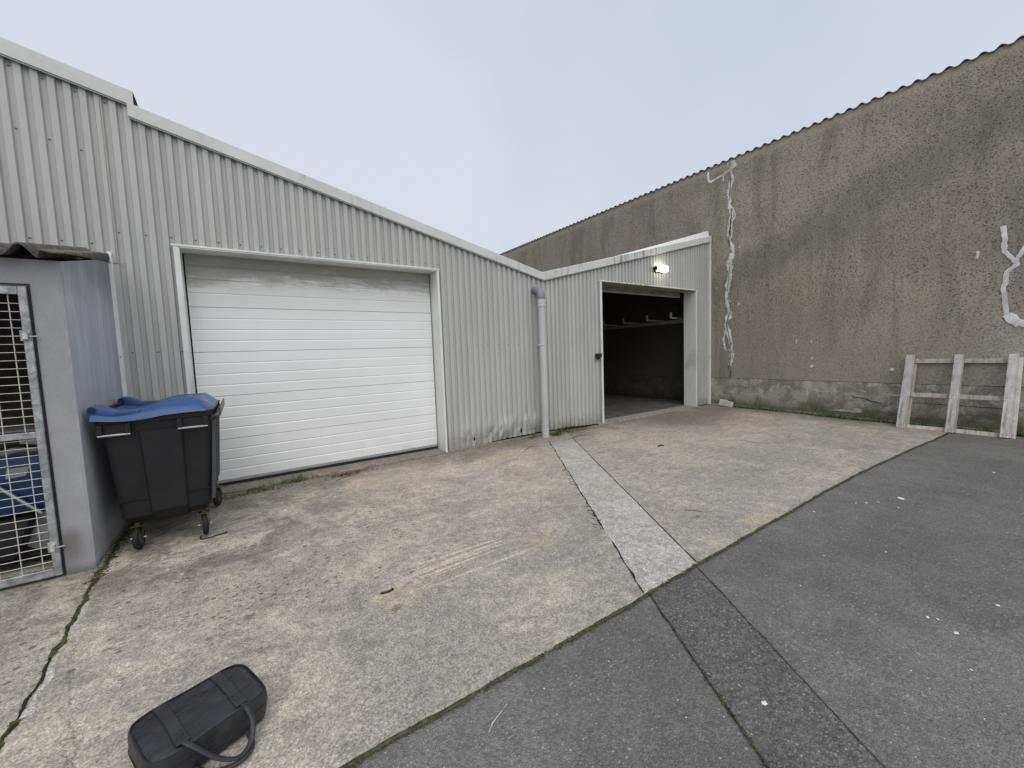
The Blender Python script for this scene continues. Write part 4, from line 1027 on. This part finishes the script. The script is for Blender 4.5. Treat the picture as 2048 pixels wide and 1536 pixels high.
# skirt, deeper towards the rear middle of each end
per = [(i, 0) for i in range(nu+1)]+[(nu, j) for j in range(1, nv+1)]+[(i, nv) for i in range(nu-1, -1, -1)]+[(0, j) for j in range(nv-1, 0, -1)]
for (i, j) in per:
    p = vs[j*(nu+1)+i]; u = i/nu
    d = 0.020+0.024*math.sin(PI*min(1, u/0.62)) if u < 0.62 else 0.020-0.006*sst(0.62, 0.85, u)
    zb_ = 1.165-d-0.005
    ox = 0.010 if i == nu else (-0.006 if i == 0 else 0); oy = -0.014 if j == 0 else (0.014 if j == nv else 0)
    vs.append((p[0]+ox, p[1]+oy, zb_))
k = len(per)
for q in range(k):
    a = per[q]; b = per[(q+1) % k]
    fs.append((b[1]*(nu+1)+b[0], a[1]*(nu+1)+a[0], b0+q, b0+(q+1) % k))
lid = obj('lid', vs, fs, M['lid'], binr, None, 38, world=False)
for yc in (-0.535, 0.42):
    m = MB(); prism(m, [(-0.405, 1.165), (-0.412, 1.215), (-0.40, 1.245), (-0.372, 1.258), (-0.335, 1.258), (-0.24, 1.205), (-0.10, 1.195), (-0.12, 1.150), (-0.38, 1.150)], yc-0.042, yc+0.042, 0.008); sub('hinge_lug', m, M['lid'], lid, 35)
    m = MB(); m.tube([(-0.375, yc-0.052, 1.222), (-0.375, yc+0.052, 1.222)], 0.022, 14); sub('hinge_pin', m, M['black'], lid, 40)
    m = MB(); m.tube([(-0.372, yc-0.044, 1.212), (-0.372, yc+0.044, 1.212)], 0.012, 10) 
m = MB(); m.tube([(-0.375, -0.49, 1.20), (-0.375, 0.38, 1.20)], 0.013, 10); m.build('hinge_bar', M['bin'], binr, smooth=40, world=False)
# castors
def castor(x, y, ang, name='wheel'):
    Rm = Matrix.Translation((x, y, 0)) @ Matrix.Rotation(ang, 4, 'Z')
    m = MB(); n0 = 0
    P = [Vector((0.0725*math.cos(2*PI*k/28), 0, 0.10+0.0725*math.sin(2*PI*k/28))) for k in range(29)]
    m.tube(P, 0.0265, 12, cap=False); m.v = [(v[0], v[1]*0.78, v[2]) for v in m.v]; m.v = [tuple(Rm @ Vector(v)) for v in m.v]
    w = m.build('wheel', M['tyre'], binr, smooth=60, world=False)
    m = MB(); m.tube([(0, -0.022, 0.10), (0, 0.022, 0.10)], 0.055, 20); m.tube([(0, -0.028, 0.10), (0, 0.028, 0.10)], 0.018, 12); m.v = [tuple(Rm @ Vector(v)) for v in m.v]; sub('hub', m, M['binlight'], w, 50)
    m = MB()
    for s in (-1, 1):
        m.box(-0.014, 0.014, s*0.032-0.0015, s*0.032+0.0015, 0.085, 0.205, 0.001, mat=Matrix.Translation((0, 0, 0)))
    m.box(-0.045, 0.045, -0.040, 0.040, 0.2055, 0.212, 0.001); m.tube([(0, 0, 0.21), (0, 0, 0.235)], 0.02, 14)
    m.v = [tuple(Rm @ Vector(v)) for v in m.v]; sub('fork', m, M['yellowzinc'], w, 40)
    m = MB(); m.tube([(0, -0.052, 0.10), (0, 0.052, 0.10)], 0.007, 8); m.v = [tuple(Rm @ Vector(v)) for v in m.v]; sub('axle_bolt', m, M['steel'], w, 40)
castor(-0.215, -0.445, math.radians(82)); castor(0.235, -0.455, math.radians(98)); castor(0.30, 0.38, math.radians(75)); castor(-0.21, 0.42, math.radians(100))

# ------------------------------------------------------------------ wooden pallet leaning on the old wall
ang = math.atan2(0.47, 1.27)
pal = thing('wooden_pallet', 'weathered wooden pallet of three uprights and three rails leaning on the roughcast wall', 'pallet', (7.12, -4.46, -0.045))
pal.rotation_euler = (0, ang, 0)       # local z runs up the slope, local x points to the wall
L = 1.385
def board(name, x0, x1, y0, y1, z0, z1, mat, bev=0.003, skew=0.0):
    bm = bmesh.new(); bmesh.ops.create_cube(bm, size=1)
    c = Vector(((x0+x1)/2, (y0+y1)/2, (z0+z1)/2))
    for v in bm.verts: v.co = Vector((v.co.x*(x1-x0), v.co.y*(y1-y0), v.co.z*(z1-z0)))
    long = max(range(3), key=lambda a: (x1-x0, y1-y0, z1-z0)[a])
    es = [e for e in bm.edges if abs((e.verts[0].co-e.verts[1].co)[long]) > 0.01]
    bmesh.ops.subdivide_edges(bm, edges=es, cuts=9)
    for v in bm.verts:
        q = v.co[long]*4+c.y*7+c.x*3
        for a in range(3):
            if a != long: v.co[a] += 0.0022*nz(q, a*5.1, c.z*3)+0.0012*nz(q*6, a*9, v.co[a]*30)
    if skew: bm.transform(Matrix.Rotation(skew, 4, 'X'))
    me = bpy.data.meshes.new(name); bmesh.ops.bevel(bm, geom=[e for e in bm.edges if e.calc_face_angle(0) > 0.7], offset=bev, segments=1, affect='EDGES')
    bm.to_mesh(me); bm.free(); me.materials.append(mat); o = bpy.data.objects.new(name, me); C.objects.link(o); o.parent = pal
    o.location = c + Vector((0, 0, 0)); 
    if long == 1: pass
    return o
for (y0, y1) in ((0.565, 0.665), (-0.045, 0.055), (-0.625, -0.535)):
    board('upright', 0.0, 0.022, y0, y1, 0.0, L-0.01, M['wood'], skew=0.004)
    board('stringer', 0.024, 0.072, y0+0.012-0.028, y1-0.03-0.012, 0.01, L, M['wood2'])
for (z0, z1) in ((0.012, 0.085), (0.605, 0.685), (1.245, 1.325)):
    board('rail', 0.074, 0.095, -0.60, 0.655, z0, z1, M['wood2'])
board('back_board', 0.097, 0.119, -0.685, -0.59, 0.0, L-0.03, M['wood'])
board('back_board', 0.097, 0.119, 0.52, 0.60, 0.0, L-0.05, M['wood2'])
m = MB(); rnd = random.Random(5)
for yc in (0.615, 0.005, -0.58):
    for zc in (0.05, 0.64, 1.29):
        for d in (-0.022, 0.024):
            a = rnd.uniform(-.01, .01); m.tube([(-0.003, yc+d, zc+a), (0.001, yc+d, zc+a)], 0.005, 8)
m.build('nail_head', M['crack'], pal, world=False)

# ------------------------------------------------------------------ leather bag
bag = thing('leather_bag', 'black leather briefcase with two stitched bands and a looped handle lying flat on the concrete', 'bag', (-2.872, -3.79, 0.0))
bag.rotation_euler = (0, 0, math.radians(21.5))
# local: x length, y: +y far side (base), -y the handle side
def bagshape(theta, phi): pass
m = MB(); HL, HW, H = 0.205, 0.150, 0.15
def super_ring(hl, hw, z, e=5.0, n=72):
    P = []
    for k in range(n):
        a = 2*PI*k/n; c, s = math.cos(a), math.sin(a)
        P.append([hl*abs(c)**(2/e)*(1 if c >= 0 else -1), hw*abs(s)**(2/e)*(1 if s >= 0 else -1), z])
    return P
n = 72
levels = [(0.90, 0.88, 0.003, 5), (0.985, 0.97, 0.012, 5), (1.02, 1.01, 0.04, 4.8), (1.035, 1.02, 0.075, 4.6), (1.025, 1.01, 0.108, 5.2), (1.00, 1.0, 0.130, 6.2), (0.985, 0.985, 0.138, 6), (0.972, 0.97, 0.1385, 6), (0.965, 0.965, 0.134, 6), (0.955, 0.955, 0.137, 6)]
rings = []
for (a, b, z, e) in levels:
    rg = super_ring(HL*a, HW*b, z, e)
    for p in rg:
        # the handle side sags, ends pucker
        p[2] += 0.010*nz(p[0]*9, p[1]*9, z*12)*(1 if 0.01 < z else 0) - (0.012*sst(0, -HW, p[1]) if z > 0.1 else 0)
        p[0] += 0.006*nz(p[1]*22, z*26, 3); p[1] += 0.004*nz(p[0]*18, z*22, 7)
    rings.append(rg)
# top skin: shrink to the centre with creases
for q in (0.90, 0.80, 0.68, 0.55, 0.42, 0.30, 0.18, 0.08):
    rg = super_ring(HL*0.955*q, HW*0.955*q, 0.137, 6-3*(1-q))
    for p in rg:
        dome = 0.010*(1-(p[0]/HL)**2)*(1-(p[1]/HW)**2)
        cre = 0.0040*nz(p[0]*16+p[1]*10, p[1]*34, 1)+0.0025*nz(p[0]*40, p[1]*55, 2)
        p[2] += dome+cre - 0.012*sst(0, -HW, p[1])
    rings.append(rg)
m.add([tuple(p) for rg in rings for p in rg], [(j*n+i, j*n+(i+1) % n, (j+1)*n+(i+1) % n, (j+1)*n+i) for j in range(len(rings)-1) for i in range(n)]+[tuple((len(rings)-1)*n+k for k in range(n)), tuple(range(n))[::-1]])
bb = m.build('body', M['leather'], bag, smooth=55, world=False)
# piping round the top edge
def topz(x, y): return 0.137+0.010*(1-(x/HL)**2)*(1-(y/HW)**2)-0.012*sst(0, -HW, y)
P = super_ring(HL*0.975, HW*0.975, 0, 6, 72)+[super_ring(HL*0.975, HW*0.975, 0, 6, 72)[0]]
m = MB(); m.tube([(p[0], p[1], 0.139-0.012*sst(0, -HW, p[1])+0.010*nz(p[0]*9, p[1]*9, 1.65)) for p in P], 0.0032, 8, cap=False); sub('piping', m, M['black'], bb, 60)
for sx in (-1, 1):
    xc = sx*0.098; m = MB(); w = 0.0185; Y_ = frange(0.142, -0.128, 0.015)
    rr = []
    for y in Y_:
        z = topz(xc, y)+0.0065+0.0008*nz(y*30, sx); rr.append([(xc-w-0.001, y, z-0.006), (xc-w, y, z-0.0006), (xc-w+0.003, y, z+0.0008), (xc+w-0.003, y, z+0.0008), (xc+w, y, z-0.0006), (xc+w+0.001, y, z-0.006)])
    for A, B in zip(rr[:-1], rr[1:]):
        for k in range(5): m.quad(A[k], A[k+1], B[k+1], B[k])
    bd = m.build('band', M['leather2'], bag, smooth=50, world=False)
    m = MB()
    def seam(a, b):
        P = [Vector(a).lerp(Vector(b), t/6) for t in range(7)]; m.tube([(p.x, p.y, topz(p.x, p.y)+0.0077) for p in P], 0.0007, 4)
    x0, x1, y0, y1 = xc-0.013, xc+0.013, -0.098, -0.068
    for a, b in (((x0, y0, 0), (x1, y1, 0)), ((x1, y0, 0), (x0, y1, 0)), ((x0, y0, 0), (x0, y1, 0)), ((x1, y0, 0), (x1, y1, 0)), ((x0, y0, 0), (x1, y0, 0)), ((x0, y1, 0), (x1, y1, 0))): seam(a, b)
    for q in (-1, 1): m.tube([(xc+q*(w+0.0015), y, topz(xc, y)+0.0052) for y in Y_], 0.0016, 5)
    sub('stitching', m, M['seal'], bd)
    m = MB(); z = topz(xc, -0.12)+0.010; m.box(xc-0.021, xc+0.021, -0.135, -0.104, z-0.004, z+0.003, 0.002); sub('loop', m, M['leather2'], bd)
# handle: flattened tube drooping to the ground
def strap(m, pts, w, th):
    P = catmull(pts, 8); prev = None; rings = []
    for i, p in enumerate(P):
        t = (P[min(i+1, len(P)-1)]-P[max(i-1, 0)]).normalized(); up = Vector((0, 0, 1)); s = t.cross(up)
        if s.length < 0.2 and prev: s = prev
        s.normalize(); prev = s; u = s.cross(t).normalized()
        rings.append([p+s*(w*math.cos(a))+u*(th*math.sin(a)) for a in [2*PI*k/12 for k in range(12)]])
    m.add([tuple(q) for r in rings for q in r], [(i*12+k, i*12+(k+1) % 12, (i+1)*12+(k+1) % 12, (i+1)*12+k) for i in range(len(rings)-1) for k in range(12)]+[tuple(range(12))[::-1], tuple((len(rings)-1)*12+k for k in range(12))])
m = MB(); strap(m, [(-0.098, -0.112, 0.136), (-0.094, -0.140, 0.137), (-0.070, -0.172, 0.110), (-0.020, -0.222, 0.052), (0.035, -0.245, 0.020), (0.085, -0.225, 0.030), (0.112, -0.185, 0.078), (0.108, -0.150, 0.122), (0.098, -0.112, 0.136)], 0.0105, 0.0055); m.build('handle', M['leather2'], bag, smooth=60, world=False)
m = MB(); strap(m, [(-0.075, -0.150, 0.020), (-0.05, -0.20, 0.012), (-0.01, -0.236, 0.009), (0.04, -0.255, 0.009), (0.09, -0.225, 0.010), (0.10, -0.155, 0.022)], 0.0095, 0.007); m.build('handle', M['leather2'], bag, smooth=60, world=False)
m = MB(); m.tube([(-0.222, -0.052, 0.055), (-0.236, -0.078, 0.022), (-0.244, -0.100, 0.008)], 0.0018, 6); m.tube([(-0.238, -0.083, 0.016), (-0.243, -0.097, 0.009)], 0.004, 8); m.build('zip_pull', M['black'], bag, world=False)
m = MB(); P = [(p[0]*1.004, p[1]*1.004, 0.075+0.01*nz(p[0]*9, p[1]*9, 0.9)) for p in super_ring(HL*1.036, HW*1.021, 0, 4.6, 72)]; P.append(P[0]); m.tube(P, 0.002, 6, cap=False); m.build('zip', M['black'], bag, world=False)

# ------------------------------------------------------------------ small things
cd = thing('broken_block', 'small dirty white broken block on the ground at the foot of the old wall', 'block', (7.47, -0.52, 0.0)); cd.rotation_euler = (math.radians(3), math.radians(14), math.radians(-14))
bm = bmesh.new(); bmesh.ops.create_cube(bm, size=1); bmesh.ops.subdivide_edges(bm, edges=bm.edges[:], cuts=5, use_grid_fill=True)
for v in bm.verts:
    v.co = Vector((v.co.x*0.06, v.co.y*0.37, v.co.z*0.16+0.085)); s = v.co.y
    v.co.z -= 0.022*sst(-0.0, -0.06, s)*(v.co.z > 0.1); v.co += Vector((0.006*nz(*(v.co*14)), 0.008*nz(*(v.co*11+Vector((5, 0, 0)))), 0.006*nz(*(v.co*16+Vector((0, 9, 0))))))
me = bpy.data.meshes.new('slab'); bmesh.ops.bevel(bm, geom=[e for e in bm.edges if e.calc_face_angle(0) > 0.8], offset=0.006, segments=1, affect='EDGES'); bm.to_mesh(me); bm.free(); me.materials.append(M['card'])
o = bpy.data.objects.new('slab', me); C.objects.link(o); o.parent = cd
m = MB(); m.tube([(-0.034, -0.01, 0.13), (-0.036, 0.0, 0.05), (-0.034, 0.05, 0.03)], 0.002, 5); m.build('stain', M['leaf'], cd, world=False)

def chip(x, y, r, lab, mat='white', name='pebble', cat='pebble', group='pale pebbles and chips on the ground', sx=1.3):
    rnd = random.Random(int(x*1000+y*77)); bm = bmesh.new(); bmesh.ops.create_icosphere(bm, subdivisions=1, radius=1)
    for v in bm.verts: v.co = Vector((v.co.x*r*sx*rnd.uniform(.7, 1.2), v.co.y*r*rnd.uniform(.7, 1.2), v.co.z*r*0.45*rnd.uniform(.8, 1.1)))
    bm.transform(Matrix.Rotation(rnd.random()*3, 4, 'Z'))
    me = bpy.data.meshes.new(name); bm.to_mesh(me); bm.free(); me.materials.append(M[mat]); o = bpy.data.objects.new(name, me); C.objects.link(o)
    onslab = y > edgeY(x); o.location = (x, y, gz(x, y)+(0 if onslab else -0.012)+r*0.3)
    settag(o, lab, cat, group)
chip(-0.859, -5.068, 0.014, 'largest white stone, alone on the dark tarmac patch')
chip(-0.905, -5.045, 0.006, 'tiny white chip just left of the largest white stone')
chip(2.614, -4.782, 0.028, 'long pale chip on the grey tarmac nearest the slab edge at right')
for i, (x, y, r) in enumerate(((2.25, -4.62, 0.012), (2.36, -4.68, 0.009), (2.18, -4.56, 0.008), (2.33, -4.83, 0.008), (1.65, -4.40, 0.010), (0.891, -5.554, 0.010), (0.448, -5.344, 0.009), (0.47, -5.38, 0.006), (0.389, -5.462, 0.012), (4.4, -5.2, 0.012), (0.1, -5.55, 0.006), (0.25, -4.8, 0.005), (0.8, -4.75, 0.006), (1.2, -5.0, 0.007))):
    chip(x, y, r, 'tiny pale stone chip scattered on the right-hand grey tarmac', group='tiny chips on the right-hand tarmac')
for i, (x, y, r) in enumerate(((-2.35, -1.1, 0.014), (-1.85, -1.0, 0.009), (-3.2, -1.9, 0.009), (-3.1, -2.05, 0.007), (2.2, -3.5, 0.012), (2.6, -3.7, 0.010), (3.4, -3.6, 0.014), (4.2, -3.2, 0.010), (1.9, -2.7, 0.008), (5.2, -3.8, 0.012))):
    chip(x, y, r, 'tiny pale chip scattered on the concrete slabs', group='tiny chips on the concrete')
rnd = random.Random(11); mb = MB()
for _ in range(420):
    x = rnd.uniform(-4, 4); y = rnd.uniform(-5.8, -0.2)
    if x < -3.5 and y > -1.6: continue
    r = rnd.uniform(0.002, 0.0045); onslab = y > edgeY(x); z = gz(x, y)+(0 if onslab else -0.012)
    k = 4; a = rnd.random()*3; vs = [(x+r*math.cos(a+PI/2*i)*rnd.uniform(.6, 1.3), y+r*math.sin(a+PI/2*i), z) for i in range(4)]+[(x, y, z+r*0.8)]
    mb.add(vs, [(i, (i+1) % 4, 4) for i in range(4)], rnd.choice((0, 0, 1)))
settag(mb.build('grit', [M['white'], M['tyre']]), 'fine pale and dark grit scattered over the yard', 'grit', kind='stuff')

# black strip of rubber by the castor, black scrap, twigs, scratches
def lying(name, pts, r, mat, label, cat, group=None):
    m = MB(); P = catmull([(x, y, gz(x, y)+(0 if y > edgeY(x) else -0.012)+r*0.8+z) for x, y, z in pts], 6)
    rs = [r*(0.5+0.5*math.sin(PI*min(1, max(0.08, i/(len(P)-1))))) if mat != 'black' else r for i in range(len(P))]
    m.tube(P, rs, 6); return settag(m.build(name, M[mat], smooth=60), label, cat, group)
lying('rubber_strip', [(-3.03, -1.345, 0.012), (-3.035, -1.385, 0), (-2.99, -1.41, 0), (-2.93, -1.395, 0), (-2.84, -1.375, 0.004)], 0.006, 'black', 'curved black rubber strip on the concrete under the front castor of the bin', 'rubber strip')
lying('plastic_scrap', [(-1.98, -3.225, 0), (-1.93, -3.235, 0), (-1.895, -3.225, 0)], 0.008, 'black', 'short black plastic scrap lying alone in the middle of the concrete', 'scrap')
lying('plastic_scrap', [(2.70, -1.98, 0), (2.77, -1.97, 0.004), (2.82, -1.99, 0)], 0.010, 'black', 'dark scrap on the concrete in front of the open doorway', 'scrap')
lying('twig', [(0.76, -3.66, 0), (0.82, -3.72, 0.002), (0.85, -3.80, 0)], 0.004, 'straw', 'small dark twig crossing the right joint of the pale strip', 'twig')
lying('twig', [(1.0, -0.75, 0), (1.2, -0.62, 0.003), (1.32, -0.60, 0)], 0.005, 'straw', 'thin twig on the concrete left of the drainpipe foot', 'twig')
lying('twig', [(2.05, -0.62, 0), (2.35, -0.55, 0.004), (2.7, -0.60, 0)], 0.005, 'straw', 'thin twig on the concrete just right of the drainpipe foot', 'twig')
lying('twig', [(-1.75, -0.42, 0), (-1.62, -0.30, 0.003), (-1.45, -0.27, 0)], 0.004, 'straw', 'thin twig beside the dead leaves before the white door', 'twig')
mb = MB(); ribbon(mb, [(-1.94, -4.50), (-1.86, -4.44), (-1.76, -4.40)], 0.006, -0.0115, 1.5, 0.0003, 0.006, gap=0.62, seed=41)
settag(mb.build('paint_scrape', M['mortar']), kind='structure')

# leaf litter, weeds, grass
def blades(mb, cx, cy, n, sx, sy, h0, h1, w, seed, z0=0.0, lean=0.5, m=0, zf=None):
    rnd = random.Random(seed)
    for _ in range(n):
        x = cx+rnd.gauss(0, sx); y = cy+rnd.gauss(0, sy); h = rnd.uniform(h0, h1); a = rnd.random()*2*PI; l = h*lean*rnd.random()
        z = gz(x, y)+z0; ww = w*rnd.uniform(.6, 1.3); px_, py_ = -math.sin(a)*ww, math.cos(a)*ww; q = []
        for t in (0, 0.45, 0.8):
            k = 1-0.75*t; bx_ = x+math.cos(a)*l*t*t*1.5; by_ = y+math.sin(a)*l*t*t*1.5
            q.append(((bx_-px_*k, by_-py_*k, z+h*t), (bx_+px_*k, by_+py_*k, z+h*t)))
        tip = (x+math.cos(a)*l*1.5, y+math.sin(a)*l*1.5, z+h)
        mb.quad(q[0][0], q[0][1], q[1][1], q[1][0], m); mb.quad(q[1][0], q[1][1], q[2][1], q[2][0], m); mb.add([q[2][0], q[2][1], tip], [(0, 1, 2)], m)
def leaves(mb, cx, cy, n, sx, sy, r, seed, z0=0.0, up=0.02, m=0):
    rnd = random.Random(seed)
    for _ in range(n):
        x = cx+rnd.gauss(0, sx); y = cy+rnd.gauss(0, sy); z = gz(x, y)+z0+rnd.random()*up+0.004; rr = r*rnd.uniform(.6, 1.4)
        Rm = Matrix.Translation((x, y, z)) @ Matrix.Rotation(rnd.random()*6.28, 4, 'Z') @ Matrix.Rotation(rnd.gauss(0, .5), 4, 'X') @ Matrix.Rotation(rnd.gauss(0, .4), 4, 'Y')
        P = [(-rr, 0, 0), (-rr*.3, -rr*.45, rr*.1), (rr*.5, -rr*.35, 0), (rr, 0, rr*.1), (rr*.5, rr*.35, 0), (-rr*.3, rr*.45, rr*.1)]
        mb.add([tuple(Rm @ Vector(p)) for p in P], [(0, 1, 2, 3, 4, 5)], m)
def plant(name, label, x, y, builder, mats, group=None):
    mb = MB(); builder(mb); t = thing(name, label, 'weed', (x, y, gz(x, y)), group=group)
    return mb.build('foliage', mats, t)
GS = [M['grass'], M['straw'], M['leaf'], M['moss']]
plant('weed', 'leafy green weed growing at the threshold in front of the white garage door', -2.18, -0.06, lambda b: (blades(b, -2.12, -0.03, 60, .05, .03, .03, .12, .004, 1), leaves(b, -2.18, -0.05, 130, .10, .035, .016, 2, up=.05)), GS)
plant('weed', 'low spreading weed between the bin and the white door threshold', -2.55, -0.12, lambda b: (blades(b, -2.5, -0.1, 40, .09, .03, .02, .06, .003, 3), leaves(b, -2.55, -0.12, 120, .10, .035, .014, 4, up=.03)), GS)
plant('weed', 'bushy green weed tuft at the right side of the drainpipe foot', 2.12, -0.20, lambda b: (blades(b, 2.14, -0.2, 90, .06, .05, .03, .13, .004, 5), leaves(b, 2.13, -0.2, 120, .06, .05, .016, 6, up=.09)), GS)
plant('weed', 'dry stalky weed against the metal sheets right of the drainpipe', 2.62, -0.08, lambda b: (blades(b, 2.45, -0.07, 46, .26, .03, .08, .26, .0022, 7, lean=.7, m=1), blades(b, 2.6, -0.08, 60, .28, .03, .05, .16, .0025, 8, lean=1.2, m=2), leaves(b, 2.6, -0.1, 60, .3, .03, .010, 12, up=.08, m=3)), GS)
plant('weed', 'thin straggling weed at the left side of the drainpipe foot', 1.70, -0.10, lambda b: (blades(b, 1.66, -0.09, 50, .10, .03, .05, .2, .0025, 9, lean=1.1, m=1), leaves(b, 1.68, -0.1, 50, .08, .03, .012, 10, up=.06)), GS)
mb = MB(); leaves(mb, -1.52, -0.16, 420, .15, .045, .011, 21, up=.012); leaves(mb, -2.6, -0.2, 280, .24, .05, .010, 22, up=.01); leaves(mb, -2.1, -0.02, 160, .18, .04, .010, 23, 0.02, up=.012); leaves(mb, 2.5, -0.16, 320, .33, .05, .011, 24, up=.012); leaves(mb, -2.95, -0.25, 60, .1, .06, .010, 26)
settag(mb.build('leaf_litter', M['leaf']), 'brown dead leaves gathered along the foot of the metal wall', 'dead leaves', kind='stuff')
mb = MB(); rnd = random.Random(8)
for y in frange(-5.9, -0.7, 0.06):
    d = 1.0 if (-1.75 < y < -0.75 or -3.1 < y < -2.4 or y < -5.1) else (0.55 if y < -3.2 else 0.35)
    k = int(16*d*rnd.uniform(.4, 1.4)); blades(mb, 7.53, y, int(k*1.4), .045, .03, .03, .11, .005, int(y*1000)+9000, lean=.9); leaves(mb, 7.52, y, int(k*2), .055, .03, .019, int(y*1000)+19000, up=.035)
settag(mb.build('grass', M['grass']), 'strip of low green grass along the foot of the old wall', 'grass', kind='stuff')
mb = MB(); bumps(mb, [(7.56, -5.9), (7.60, -0.6)], 2400, 0.035, 0.008, 0.022, 0.0, 44); settag(mb.build('moss', M['moss'], smooth=60), 'dark moss bank at the foot of the old wall', 'moss', kind='stuff')
mb = MB(); blades(mb, 7.52, -1.95, 14, .03, .35, .08, .2, .002, 71, lean=1.2); blades(mb, 7.5, -2.7, 12, .03, .25, .06, .16, .002, 72, lean=1.2)
settag(mb.build('dry_grass', M['straw']), 'few dry grass stalks along the foot of the old wall', 'dry grass', kind='stuff')

# every separate piece of a scattered part becomes a part of its own
def split_pieces(o, newname=None):
    me = o.data; n = len(me.vertices); par = list(range(n)); key = {}
    def find(a):
        while par[a] != a: par[a] = par[par[a]]; a = par[a]
        return a
    for v in me.vertices:
        k = tuple(round(c, 3) for c in v.co)
        if k in key: par[find(v.index)] = find(key[k])
        else: key[k] = v.index
    for p in me.polygons:
        for a in p.vertices[1:]: par[find(a)] = find(p.vertices[0])
    comp = {}
    for p in me.polygons: comp.setdefault(find(p.vertices[0]), []).append(p)
    if len(comp) < 2:
        if newname: o.name = newname
        return
    mats = list(me.materials); base = newname or o.name.split('.')[0]
    for ps in comp.values():
        idx = {}; vs = []; fs = []
        for p in ps:
            f_ = []
            for a in p.vertices:
                if a not in idx: idx[a] = len(vs); vs.append(me.vertices[a].co[:])
                f_.append(idx[a])
            fs.append(f_)
        m2 = bpy.data.meshes.new(base); m2.from_pydata(vs, [], fs)
        for q in mats: m2.materials.append(q)
        for a, b in zip(m2.polygons, ps): a.material_index = b.material_index; a.use_smooth = b.use_smooth
        q = bpy.data.objects.new(base, m2); C.objects.link(q); q.parent = o.parent; q.matrix_parent_inverse = o.matrix_parent_inverse; q.location = o.location; q.rotation_euler = o.rotation_euler
    bpy.data.objects.remove(o)
for o in list(C.objects):
    if o.type != 'MESH' or not o.parent: continue
    b = o.name.split('.')[0]
    if b in ('flaked_render', 'crack', 'end_panel', 'front_rib', 'nail_head', 'crack_filler'): split_pieces(o)
    elif b == 'white_filler_marks': split_pieces(o, 'filler_mark')

# ------------------------------------------------------------------ camera, sun, sky
cam = bpy.data.cameras.new('Camera'); co = bpy.data.objects.new('Camera', cam); C.objects.link(co)
A = Matrix(((0.825446870640897, 0.0736016215489575, -0.5596608482416062, -2.63756414), (-0.5633068457939078, 0.04352205984007917, -0.8251007379641562, -5.82653834), (-0.036371159328082714, 0.9963376092533296, 0.0773854453788994, 1.55), (0, 0, 0, 1)))
co.matrix_world = A
cam.sensor_fit = 'HORIZONTAL'; cam.sensor_width = 36; cam.lens = 800/2048*36; cam.clip_start = 0.05; cam.clip_end = 3000
S.camera = co
SUN_EL, SUN_AZ = math.radians(52), math.radians(215)
sd = bpy.data.lights.new('Sun', 'SUN'); sd.energy = 1.5; sd.angle = math.radians(60); sd.color = (1.0, 0.945, 0.865)
so_ = bpy.data.objects.new('Sun', sd); C.objects.link(so_)
dirv = Vector((-0.30, -0.80, 1.15)).normalized(); so_.rotation_euler = dirv.to_track_quat('Z', 'Y').to_euler()
w = bpy.data.worlds.new('World'); S.world = w; w.use_nodes = True; t = w.node_tree; t.nodes.clear()
out = t.nodes.new('ShaderNodeOutputWorld'); bg = t.nodes.new('ShaderNodeBackground'); t.links.new(bg.outputs[0], out.inputs[0]); bg.inputs[1].default_value = 0.1
sky = t.nodes.new('ShaderNodeTexSky'); sky.sky_type = 'NISHITA'; sky.sun_disc = False
sky.sun_elevation = math.asin(dirv.z); sky.sun_rotation = math.atan2(dirv.x, dirv.y); sky.air_density = 1.5; sky.dust_density = 4
tc = t.nodes.new('ShaderNodeTexCoord'); nzn = t.nodes.new('ShaderNodeTexNoise'); nzn.inputs['Scale'].default_value = 1.3; nzn.inputs['Detail'].default_value = 4
t.links.new(tc.outputs['Generated'], nzn.inputs['Vector'])
rp = t.nodes.new('ShaderNodeValToRGB'); rp.color_ramp.elements[0].position = 0.36; rp.color_ramp.elements[0].color = (0.600, 0.655, 0.775, 1); rp.color_ramp.elements[1].position = 0.62; rp.color_ramp.elements[1].color = (0.715, 0.750, 0.840, 1)
t.links.new(nzn.outputs['Fac'], rp.inputs[0])
sc_ = t.nodes.new('ShaderNodeVectorMath'); sc_.operation = 'SCALE'; sc_.inputs[3].default_value = 10.0; t.links.new(rp.outputs[0], sc_.inputs[0])
mx = t.nodes.new('ShaderNodeMix'); mx.data_type = 'RGBA'; mx.inputs[0].default_value = 0.94; t.links.new(sky.outputs[0], mx.inputs[6]); t.links.new(sc_.outputs[0], mx.inputs[7]); t.links.new(mx.outputs[2], bg.inputs[0])
S.view_settings.view_transform = 'Standard'; S.view_settings.look = 'None'; S.view_settings.exposure = 0; S.view_settings.gamma = 1
S.render.engine = 'CYCLES'
